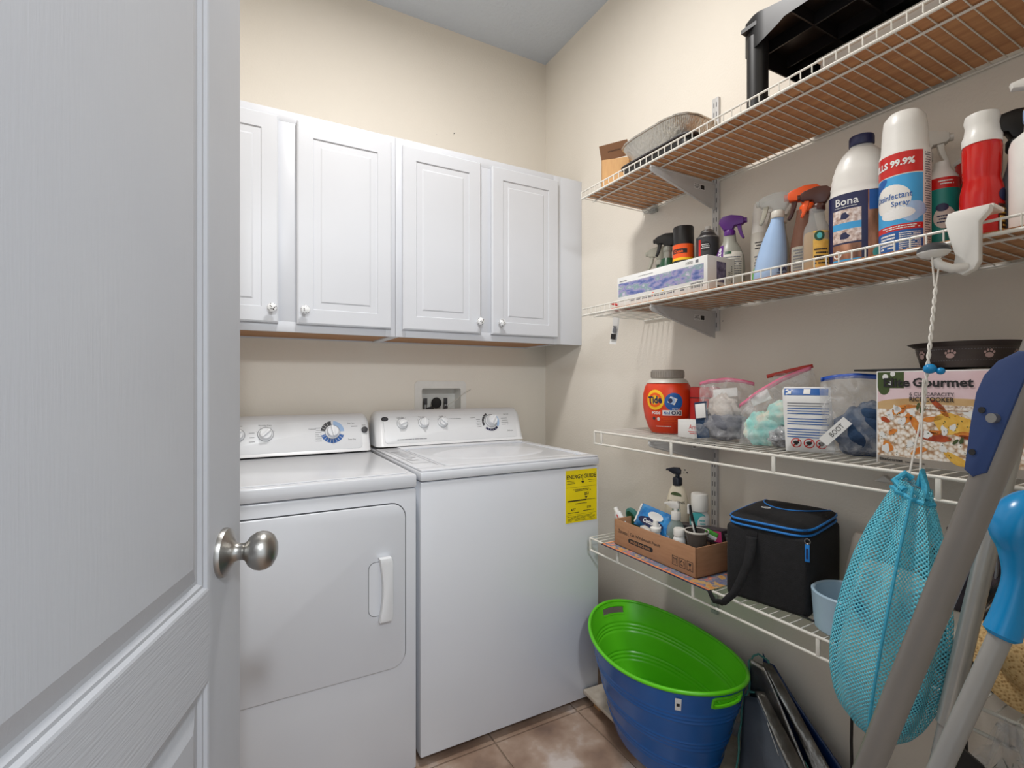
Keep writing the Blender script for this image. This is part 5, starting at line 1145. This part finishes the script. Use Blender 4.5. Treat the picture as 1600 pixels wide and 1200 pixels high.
g = MB(); g.box((-.05, .012, 0), (.15, .055, .038), 'blackbox', .001); o = g.build('carton_body', t); g = MB(); g.fine(.0, .12, .006, .034, 5, 'taupe', y=.012, seed=6); g.text('HAIR', .105, .022, .009, 'paper', y=.0115, bold=.02); g.patch(.122, .148, .004, .036, 'pink', y=.0118); g.patch(.09, .12, .014, .03, 'brownhead', y=.0119); g.build('carton_print', o)
p = intray(-.03, -.07); t = thing('small_carton', 'small pale printed carton in front of the wipes pack', 'box', (p[0], p[1], Z4 + .038), -92, ry=10)
MB().box((-.045, -.012, 0), (.02, .012, .04), 'offwhite', .001).build('carton_body', t)
p = intray(.135, -.05); t = at(p[0], p[1], p[2], 'toothbrush_cup', 'clear smoky cup at the right end of the tray', 'cup', rz=-62)
g = MB(); g.lathe([(.026, 0), (.027, .08), (.033, .112), (.034, .114), (.0315, .114), (.0255, .082), (.024, .004), (0, .004)], 'smokecup', n=36); g.build('cup_body', t)
g = MB(); g.lathe([(.033, .110), (.0345, .113), (.033, .116), (.0305, .114)], 'offwhite', n=36, cap=False); g.build('rim', t)
t = thing('toothbrush', 'black and white toothbrush standing in the smoky cup', 'toothbrush', (p[0], p[1], p[2] + .01), -62)
g = MB(); g.tube([(.010, 0, 0), (.006, -.002, .06), (-.006, -.003, .11), (-.016, -.002, .155), (-.020, 0, .175)], [.004, .0055, .006, .004, .0045], 'black'); g.build('handle', t); g = MB(); g.tube([(.004, -.006, .05), (-.002, -.008, .09), (-.012, -.007, .13)], .0028, 'whitepl'); g.build('grip', t); g = MB(); g.box((-.026, -.004, .15), (-.020, .004, .178), 'paper', .001, X=Matrix.Rotation(R(0), 4, 'Y')); g.build('bristles', t)
t = thing('plastic_peg', 'small bright green plastic clip above the smoky cup', 'clip', (intray(.150, -.01)[0], intray(.150, -.01)[1], Z4 + .10), -62, ry=20)
MB().box((-.018, -.006, 0), (.018, .006, .016), 'greenbit', .003).build('clip_body', t); MB().box((-.018, -.0075, -.004), (.018, -.004, .006), 'paper', .001).build('pale_edge', t)
p = intray(.145, .045); t = at(p[0], p[1], p[2], 'glass_jar', 'clear jar behind the toothbrush cup', 'jar', rz=-62)
MB().lathe([(.022, 0), (.024, .09), (.024, .10), (.0215, .10), (.021, .006), (0, .006)], 'clearplastic', n=28).build('jar_body', t); MB().lathe([(.014, .02), (.014, .085), (0, .09)], 'black', n=16).build('contents', t)

# cooler bag
t = thing('cooler_bag', 'black soft cooler bag with bright blue zip piping on the lowest shelf', 'cooler bag', (-.165, -1.405, S4), -78)
cw, cdp, ch = .098, .115, .200
g = MB(); g.box((-cw, -cdp, 0), (cw, cdp, ch - .012), 'blackmatte', .012, seg=3); g.build('bag_body', t)
def top(u, v):
    x = (u - .5) * 2; y_ = (v - .5) * 2; k = (1 - abs(x) ** 6) * (1 - abs(y_) ** 6)
    cr = 1 - .08 * (abs(x) ** 3) * (abs(y_) ** 3); return (x * cw * 1.02 * cr, y_ * cdp * 1.02 * cr, ch + .004 + .013 * k + .006 * v)
g = MB(); g.grid(top, 24, 24, 'blackmatte')
def rimp(s, z): 
    pts = []
    for i in range(40):
        a = 2 * PI * i / 40; x = abs(math.cos(a)) ** .35 * (1 if math.cos(a) > 0 else -1); y_ = abs(math.sin(a)) ** .35 * (1 if math.sin(a) > 0 else -1); pts.append((x * cw * s, y_ * cdp * s, z + .006 * (y_ * .5 + .5)))
    return pts
for a_, c_ in ((ch - .014, ch + .004),):
    A = rimp(1.0, a_); B = rimp(1.02, c_); g.raw(A + B, [(i, (i + 1) % 40, 40 + (i + 1) % 40, 40 + i) for i in range(40)], 'blackmatte', True)
lid = g.build('lid', t)
g = MB(); g.tube(rimp(1.015, ch + .003), .0028, 'zip', closed=True, n=8); g.tube(rimp(1.01, ch - .010), .0028, 'zip', closed=True, n=8); g.tube([top(u / 20, .62 + .0 * u)[:2] + (top(u / 20, .62)[2] + .001,) for u in range(0, 21)], .0018, 'zip', n=6) if False else None
arc = []
for i in range(17):
    a = PI * i / 16; u_ = .5 + .42 * math.cos(a); v_ = 1.0 - .52 * math.sin(a); q = top(u_, v_); arc.append((q[0], q[1], q[2] + .001))
g.tube(arc, .0018, 'zip', n=6); g.build('blue_zip', t)['label'] = 'bright blue zip and piping'
g = MB(); q = top(.32, .42); g.raw([(q[0] + .012 * math.cos(a), q[1] + .010 * math.sin(a), q[2] + .0015) for a in [2 * PI * i / 16 for i in range(16)]], [tuple(range(16))], 'paper')
g.raw([(q[0] + .007 * math.cos(a), q[1] + .004 * math.sin(a), q[2] + .0022) for a in [2 * PI * i / 12 for i in range(12)]], [tuple(range(12))], 'blackmatte'); g.build('logo_patch', lid)
g = MB(); g.tube([(cw * .98 + .006 * math.cos(a), -cdp * .96 - .004, ch - .018 + .006 * math.sin(a)) for a in [2 * PI * i / 14 for i in range(14)]], .0012, 'steelwire', closed=True, n=6); g.box((cw * .98 - .005, -cdp * .96 - .006, ch - .065), (cw * .98 + .005, -cdp * .96 - .003, ch - .025), 'zip', .001); g.box((cw * .98 - .002, -cdp * .96 - .0066, ch - .058), (cw * .98 + .002, -cdp * .96 - .0058, ch - .034), 'navy'); g.build('zip_pull', t)['label'] = 'blue ribbon zip pull on a ring'
g = MB()
sp = [(-.030, -cdp - .003, .165), (-.028, -cdp - .010, .14), (-.032, -cdp - .018, .10), (-.045, -cdp - .025, .06), (-.062, -cdp - .032, .02), (-.085, -cdp - .036, -.008), (-.110, -cdp - .038, -.012), (-.125, -cdp - .034, .010)]
sp2 = []
for i in range(len(sp) - 1):
    for k in range(4): u = k / 4; sp2.append(Vector(sp[i]).lerp(Vector(sp[i + 1]), u))
sp2.append(Vector(sp[-1])); vs = []
for i, p_ in enumerate(sp2):
    d_ = (sp2[min(i + 1, len(sp2) - 1)] - sp2[max(i - 1, 0)]).normalized(); n_ = d_.cross(Vector((0, 1, .35))).normalized(); wv = .013 * (1 - .55 * i / len(sp2)); vs += [p_ - n_ * wv, p_ + n_ * wv]
g.raw(vs, [(2 * i, 2 * i + 1, 2 * i + 3, 2 * i + 2) for i in range(len(sp2) - 1)], 'blackmatte', True); g.build('strap', t, solid=.002)['label'] = 'black webbing strap looping over the shelf edge'
MB().box((-.042, -cdp - .002, .160), (-.016, -cdp + .001, .180), 'blackmatte', .001).build('strap_tab', t)
g = MB()
pts = [(-.255, -1.50, S4 + .004), (-.27, -1.54, S4 + .010), (-.25, -1.58, S4 + .006), (-.28, -1.61, S4 + .006), (-.308, -1.63, S4 + .004), (-.322, -1.66, S4 - .02), (-.33, -1.69, S4 - .04), (-.335, -1.72, S4 - .06)]
g.tube(pts, .0028, 'black', n=8); g.tube([(-.19, -1.545, S4 + .005), (-.21, -1.575, S4 + .004), (-.255, -1.585, S4 + .007), (-.29, -1.605, S4 + .004), (-.31, -1.615, S4 + .003), (-.322, -1.640, S4 - .018)], .0025, 'black', n=8)
tag(g.build('power_cord'), 'thin black power cord trailing over the lowest shelf edge', 'cord')
g = MB(); g.tube([(-.10, -1.535, .56), (-.10, -1.54, .45), (-.102, -1.538, .3), (-.1, -1.54, .15), (-.1, -1.54, .004)], .0035, 'black', n=8)
tag(g.build('power_cord'), 'thin black cord hanging straight down the wall below the net bag', 'cord')
# pet feeder
t = thing('pet_feeder', 'pale blue-grey pet feeder with bowl and taupe tower', 'pet feeder', (-.185, -1.600, S4), -78)
g = MB(); g.lathe([(.072, 0), (.075, .003), (.080, .075), (.081, .082), (.077, .085), (.073, .082), (.066, .03), (0, .028)], 'feeder', sy=.95, n=56, c=(-.005, -.035, 0)); g.build('feeder_bowl', t)
g = MB(); g.lathe([(.062, 0), (.066, .004), (.060, .09), (.048, .16), (.042, .19), (.036, .198), (0, .20)], 'taupe', sy=.62, n=40, c=(.012, .058, 0)); g.build('feeder_tower', t)
# right end of the lowest shelf
def cloth_heap(name, label, cat, loc, rz, rx, ry, h, m, seed, amp=.16):
    t = thing(name, label, cat, loc, rz); g = MB(); lump(0, h * .48, rx, ry, h * .5, m, seed)(g); g.build('cloth_body', t)
    rd = random.Random(seed + 1); g = MB()
    for k in range(2): a = rd.uniform(-.5, .5); g.tube([(rx * (.2 + .3 * k) * math.sin(s_ * 3 + a), -ry * 1.02 - .002, h * (.15 + .7 * s_)) for s_ in [i / 10 for i in range(11)]], .0025, 'taupe' if k else 'greyink', n=6)
    g.build('piping', t); return t
cloth_heap('printed_tote', 'dark patterned tote bag crumpled on the lowest shelf behind the poles', 'bag', (-.16, -1.815, S4 + .09), -80, .070, .055, .21, 'camo', 31)
cloth_heap('black_pouch', 'small black fabric pouch left of the dark patterned tote', 'bag', (-.11, -1.725, S4 + .09), -80, .036, .035, .12, 'blackmatte', 33)
t = thing('paper_shredder', 'beige and smoky grey appliance beneath the dark patterned tote', 'appliance', (-.18, -1.79, S4), -85)
MB().box((-.10, -.075, .045), (.09, .08, .085), 'beigeapp', .008).build('upper_shell', t); MB().box((-.095, -.07, 0), (.085, .075, .045), 'smoke', .006).build('lower_shell', t)
MB().box((-.11, -.078, .0), (-.10, .075, .040), 'darkgrey', .002).build('end_panel', t)
t = thing('straw_hat', 'woven straw hat at the right end of the lowest shelf', 'hat', (-.255, -1.905, S4 + .085), -80, rx=62)
g = MB(); g.lathe([(.085, 0), (.080, .003), (.055, .008), (.052, .012), (.048, .045), (.040, .055), (.02, .060), (0, .060)], 'straw', n=48); g.build('hat_body', t); g = MB(); g.lathe([(.0535, .010), (.0515, .022)], 'straw', n=48, cap=False); g.build('band', t)
t = thing('plastic_sack', 'tall greyish plastic sack with red letters standing below the straw hat', 'bag', (-.315, -1.885, 0), -80)
g = MB(); lump(0, .29, .075, .030, .30, 'filmthin', 41)(g); lump(0.0, .27, .064, .024, .26, 'offwhite', 42)(g); o = g.build('sack_body', t); g = MB(); g.text('OFF', -.005, .50, .034, 'red', y=-.036, bold=.01, w=.06); g.build('red_print', o)
t = thing('folding_cart', 'black tube folding cart standing in the front right corner', 'cart', (-.42, -1.95, 0))
def Q(*p): return (p[0] + .42, p[1] + 1.95, p[2])
g = MB(); g.tube([Q(-.47, -1.93, .0), Q(-.46, -1.955, .45), Q(-.45, -1.985, .72), Q(-.45, -1.995, .9)], .011, 'black'); g.build('frame_tube', t); g = MB(); g.tube([Q(-.50, -1.945, .0), Q(-.495, -1.965, .45), Q(-.49, -1.99, .7)], .009, 'black'); g.build('frame_tube', t)
g = MB(); g.prism([(-.02, 0), (.03, .0), (.045, .05), (.02, .055), (.015, .09), (-.01, .11), (-.025, .06)], -.004, .004, 'black', 'y', X=Matrix.Translation(Q(-.41, -1.87, .49)) @ Matrix.Rotation(R(-60), 4, 'Z')); g.build('latch', t)
g = MB()
pts = []
for i in range(30): a = R(100 + i * 7.5); pts.append((-.36 + .10 * math.cos(a) * .25, -1.875 - .06 * math.cos(a), .70 + .14 * math.sin(a)))
g.tube([(-.35, -1.93, .86), (-.355, -1.885, .85), (-.36, -1.855, .80), (-.365, -1.845, .72), (-.37, -1.845, .62), (-.38, -1.85, .52), (-.385, -1.86, .40), (-.385, -1.87, .02)], .006, 'black', n=10)
tag(g.build('vacuum_hose'), 'black rubber hose curving down past the straw hat', 'hose')

# ------------------------------------------------------------------ poles in the front right corner
def along(a, c, tt): a = Vector(a); c = Vector(c); return a + (c - a) * tt
t = thing('squeegee_pole', 'grey pole with a flat blue plate leaning in the front right corner', 'pole', (-.695, -1.662, 0))
def Q(p): return (p[0] + .695, p[1] + 1.662, p[2])
a0 = (-.695, -1.662, .002); a1 = (-.726, -2.066, 1.33)
g = MB(); g.tube([Q(along(a0, a1, k)) for k in (0, .25, .5, .75, 1.0)], .0148, 'pole', n=28); g.build('pole', t)
g = MB(); g.tube([Q(along(a0, a1, k)) for k in (0, .015, .02)], [.018, .018, .016], 'black', n=20); g.build('end_cap', t)
# flat blue plate fixed along the pole's left side near the top
axis = (Vector(a1) - Vector(a0)).normalized(); side_ = Vector((.28, .96, 0)); side_ = (side_ - axis * side_.dot(axis)).normalized(); nrm = axis.cross(side_)
base = along(a0, a1, .812)
Xp = Matrix((side_, nrm, axis)).transposed().to_4x4(); Xp.translation = Vector(Q(base))
g = MB(); pol = [(.004, -.010), (.014, -.006), (.025, .045), (.030, .075), (.029, .095), (.022, .112), (.008, .126), (-.006, .128), (-.006, .0)]
g.prism(pol, .010, .016, 'plateblue', 'y', bev=.002, X=Xp)
for x_, z_ in ((.012, .015), (.018, .060)): g.cyl((x_, .009, z_), (x_, .017, z_), .0033, 'ink', n=14, X=Xp)
pl = g.build('blue_plate', t); pl['label'] = 'flat blue plastic plate with screw holes'
g = MB(); g.cyl((.004, .002, .056), (.004, .022, .056), .005, 'steelwire', X=Xp); g.build('bolt', pl)
t = thing('steel_tube_handle', 'pale galvanised tube standing nearly upright behind the grey pole', 'pole', (-.478, -1.755, 0))
def Q(p): return (p[0] + .478, p[1] + 1.755, p[2])
b0 = (-.478, -1.755, .0); b1 = (-.445, -1.850, .642); b2 = (-.372, -2.072, 2.05)
g = MB(); g.tube([Q(b1), Q(b2)], .0125, 'polesteel', n=24); g.build('upper_tube', t); g = MB(); g.tube([Q(b0), Q(b1)], .0095, 'polelight', n=20); g.build('lower_tube', t)
GP = [(-.600, -1.970, .900), (-.592, -1.975, .938), (-.590, -1.976, .972), (-.591, -1.975, .998), (-.578, -1.982, 1.018), (-.546, -2.0, 1.029)]
GR = [.0165, .0155, .0215, .0280, .0260, .015]
t = thing('broom_handle', 'pale grey pole with bright blue moulded grip in the right foreground', 'broom', (-.95, -1.665, 0))
def Q(p): return (p[0] + .95, p[1] + 1.665, p[2])
c1 = Vector((-0.61, -1.964, 0.868)); c0 = Vector((-0.65, -1.92, 0.695)); dn = (c0 - c1).normalized(); cf = c1 + dn * ((c1.z - .002) / -dn.z)
t.location = (cf.x, cf.y, 0)
def Q(p): return (p[0] - cf.x, p[1] - cf.y, p[2])
g = MB(); g.tube([Q(cf), Q(c1)], .0112, 'polelight', n=24); g.build('pole', t)
g = MB(); path = [c1 - dn * .004] + [Vector(p_) for p_ in GP]; rs = [.0180] + GR; fine_p = []; fine_r = []
for i in range(len(path) - 1):
    p0_, p1_, p2_, p3_ = path[max(i - 1, 0)], path[i], path[i + 1], path[min(i + 2, len(path) - 1)]; r0_, r1_, r2_, r3_ = rs[max(i - 1, 0)], rs[i], rs[i + 1], rs[min(i + 2, len(rs) - 1)]
    for k in range(8):
        u = k / 8; cr_ = lambda a, b_, c_, d_: .5 * (2 * b_ + (c_ - a) * u + (2 * a - 5 * b_ + 4 * c_ - d_) * u * u + (3 * b_ - a - 3 * c_ + d_) * u ** 3)
        fine_p.append(Vector([cr_(p0_[q], p1_[q], p2_[q], p3_[q]) for q in range(3)])); fine_r.append(cr_(r0_, r1_, r2_, r3_))
g.tube([Q(path[0] + dn * .004)] + [Q(p_) for p_ in fine_p] + [Q(path[-1])], [.0135] + fine_r + [rs[-1]], 'brightblue', n=32); g.build('grip', t)['label'] = 'bright blue moulded grip'

# ------------------------------------------------------------------ floor level, under the shelves
t = thing('plank_stand', 'weathered white board on pine blocks under the tub', 'board', (-.20, -.98, 0))
g = MB(X=Matrix.Rotation(R(-3), 4, 'Z')); g.box((-.125, -.30, .05), (.17, .232, .064), 'plank', .002); o = g.build('board', t)
for x, y_ in ((-.10, -.04), (-.10, -.27), (.15, -.04), (.15, -.27), (-.06, .205), (.15, .205)): MB().box((x - .018, y_ - .018, 0), (x + .018, y_ + .018, .05), 'pine', .002).build('block', t)
t = thing('party_tub', 'oval tub, lime green inside and blue outside, standing beside the washer', 'tub', (-.263, -1.072, .0645), 0)
PH = R(-97.7)
def tubf(a, v, off=0):
    rx = (.190 + .096 * v ** .9) + off; ry = (.115 + .077 * v ** .9) + off
    rb = 0
    for c_ in (.17, .205, .24, .42, .455, .49, .70, .735, .77): rb += .0022 * math.exp(-((v - c_) / .009) ** 2)
    x = (rx + rb) * math.cos(a); y_ = (ry + rb) * math.sin(a); z = v * (.3055 + .013 * math.cos(2 * a))
    return (x * math.cos(PH) - y_ * math.sin(PH), x * math.sin(PH) + y_ * math.cos(PH), z)
NU, NV = 120, 120
def tub_shell(mb, off, m, zoff=0):
    def hole(a, v):
        for c_ in (0, PI):
            d = (a - c_ + PI) % (2 * PI) - PI
            if abs(d) < .24 and .875 < v < .945: return True
        return False
    vs = []; fs = []
    for j in range(NV + 1):
        for i in range(NU): p_ = tubf(2 * PI * (i + .5) / NU, j / NV, off); vs.append((p_[0], p_[1], p_[2] + zoff))
    for j in range(NV):
        for i in range(NU):
            am = 2 * PI * (i + 1.0) / NU; vm = (j + .5) / NV
            if hole(am, vm): continue
            i2 = (i + 1) % NU; fs.append((j * NU + i, j * NU + i2, (j + 1) * NU + i2, (j + 1) * NU + i))
    mb.raw(vs, fs, m, True); mb.raw([vs[i] for i in range(NU)], [tuple(range(NU))], m)
g = MB(); tub_shell(g, 0, 'tubblue'); g.build('outer_wall', t)['label'] = 'blue outer wall with ribs'
g = MB(); tub_shell(g, -.004, 'tubgreen', .003); g.build('inner_wall', t)['label'] = 'lime green lining'
g = MB(); g.tube([tubf(2 * PI * i / 96, 1.0, -.001) for i in range(96)], .0055, 'lgreen', closed=True, n=10); g.build('rim', t)
for c_ in (0, PI):
    g = MB(); pts = []
    for i in range(32):
        q = 2 * PI * i / 32; ca = c_ + .25 * max(-1, min(1, 1.25 * math.cos(q))); cv = .91 + .042 * max(-1, min(1, 1.5 * math.sin(q))); pts.append(tubf(ca, cv, -.001))
    g.tube(pts, .0045, 'lgreen', closed=True, n=8); g.build('handle_edge', t)
g = MB(); aa = R(-38)
q0 = tubf(aa, .84, .0005); g.raw([tubf(aa - .035, .82, .003), tubf(aa + .035, .82, .003), tubf(aa + .035, .94, .003), tubf(aa - .035, .94, .003)], [(0, 1, 2, 3)], 'paper')
g.raw([tubf(aa - .018, .86, .0036), tubf(aa + .018, .86, .0036), tubf(aa + .018, .89, .0036), tubf(aa - .018, .89, .0036)], [(0, 1, 2, 3)], 'ink'); g.build('sticker', t)['label'] = 'small white sticker on the blue wall'

# folded insulated bag leaning on the wall
t = thing('insulated_bag', 'folded insulated shopping bag with silver lining leaning on the wall beside the tub', 'bag', (-.15, -1.40, 0))
def Q(p): return (p[0] + .15, p[1] + 1.40, p[2])
def sheet(a, b_, c, d, m, name, bulge=.0, axis_=(0, 0, 0), wav=.006, ph=0):
    g = MB()
    def f(u, v):
        p_ = Vector(a).lerp(Vector(b_), u).lerp(Vector(d).lerp(Vector(c), u), v); n_ = Vector(axis_)
        return Q(p_ + n_ * (bulge * math.sin(PI * u) + wav * math.sin(9 * v + 4 * u + ph)))
    g.grid(f, 10, 24, m); return g.build(name, t, solid=.003)
# corners: top fold at y -1.27 .. lower right towards the camera
TP = (-.13, -1.285, .405)
sheet((-.235, -1.315, .004), (-.285, -1.66, .004), (-.168, -1.335, .315), (-.170, -1.296, .300), 'greypanel', 'front_panel', .004, (-.8, -.4, 0))
sheet((-.262, -1.655, .006), (-.235, -1.70, .006), (-.140, -1.338, .322), (-.163, -1.322, .320), 'silver', 'lining_fold', .014, (-.7, .5, .3), .003, 1)
sheet((-.165, -1.300, .05), (-.200, -1.62, .01), (-.118, -1.318, .385), (-.128, -1.284, .385), 'silver', 'inner_panel', .004, (-.5, -.5, 0), .005, 2)
sheet((-.070, -1.290, .02), (-.075, -1.70, .01), (-.082, -1.325, .375), (-.086, -1.292, .395), 'bluebag', 'back_panel', .004, (-1, 0, 0), .004, 3)
sheet((-.150, -1.60, .006), (-.115, -1.68, .006), (-.094, -1.324, .380), (-.108, -1.312, .385), 'silver', 'lining_fold', .010, (-.6, .5, .2), .004, 5)
def trimtube(pts):
    g = MB(); P4 = [Vector(p_) for p_ in pts]; out = []
    for i in range(len(P4) - 1):
        for k in range(8): u = k / 8; q = P4[i].lerp(P4[i + 1], u); out.append(Q(q + Vector((0, .002 * math.sin(i * 8 + k), 0))))
    g.tube(out, .0028, 'tealtrim', n=6); g.build('piping', t)
trimtube([(-.238, -1.312, .004), (-.212, -1.303, .119), (-.190, -1.296, .22), (-.172, -1.294, .290), (-.168, -1.305, .318), (-.160, -1.325, .322)])
trimtube([(-.160, -1.306, .310), (-.140, -1.285, .350), (-.122, -1.276, .378), (-.102, -1.288, .397), (-.096, -1.318, .388), (-.112, -1.355, .310), (-.135, -1.396, .240), (-.145, -1.455, .200), (-.155, -1.53, .11), (-.16, -1.62, .01)])
g = MB(); g.grid(lambda u, v: Q((-.198 + .014 * v - .012 * u, -1.408 + .035 * v - .014 * u, .235 + .042 * v - .006 * u)), 3, 6, 'paper'); g.build('care_label', t, solid=.001)['label'] = 'white sewn-in label'
GROUPS = {'wire_shelf': 'wire shelves on the right wall', 'wall_cabinet': 'wall cabinets over the washer and dryer', 'spray_bottle': 'spray bottles on the second shelf', 'aerosol_can': 'spray cans on the second shelf',
          'zip_bag': 'zip bags on the third shelf', 'shelf_bracket': 'brackets carrying the wire shelves', 'slotted_rail': 'slotted uprights on the right wall', 'shelf_board': 'boards lying on the upper shelves',
          'wall_clip': 'wall clips of the wire shelves', 'filler_strip': 'filler strips beside the cabinets', 'power_cord': 'black cords near the lowest shelf', 'small_carton': 'small cartons on the shelves'}
for o in list(col.objects):
    k_ = o.name.split('.')[0]
    if o.parent is None and k_ in GROUPS and o.get('label'): o['group'] = GROUPS[k_]
bpy.context.view_layer.update()
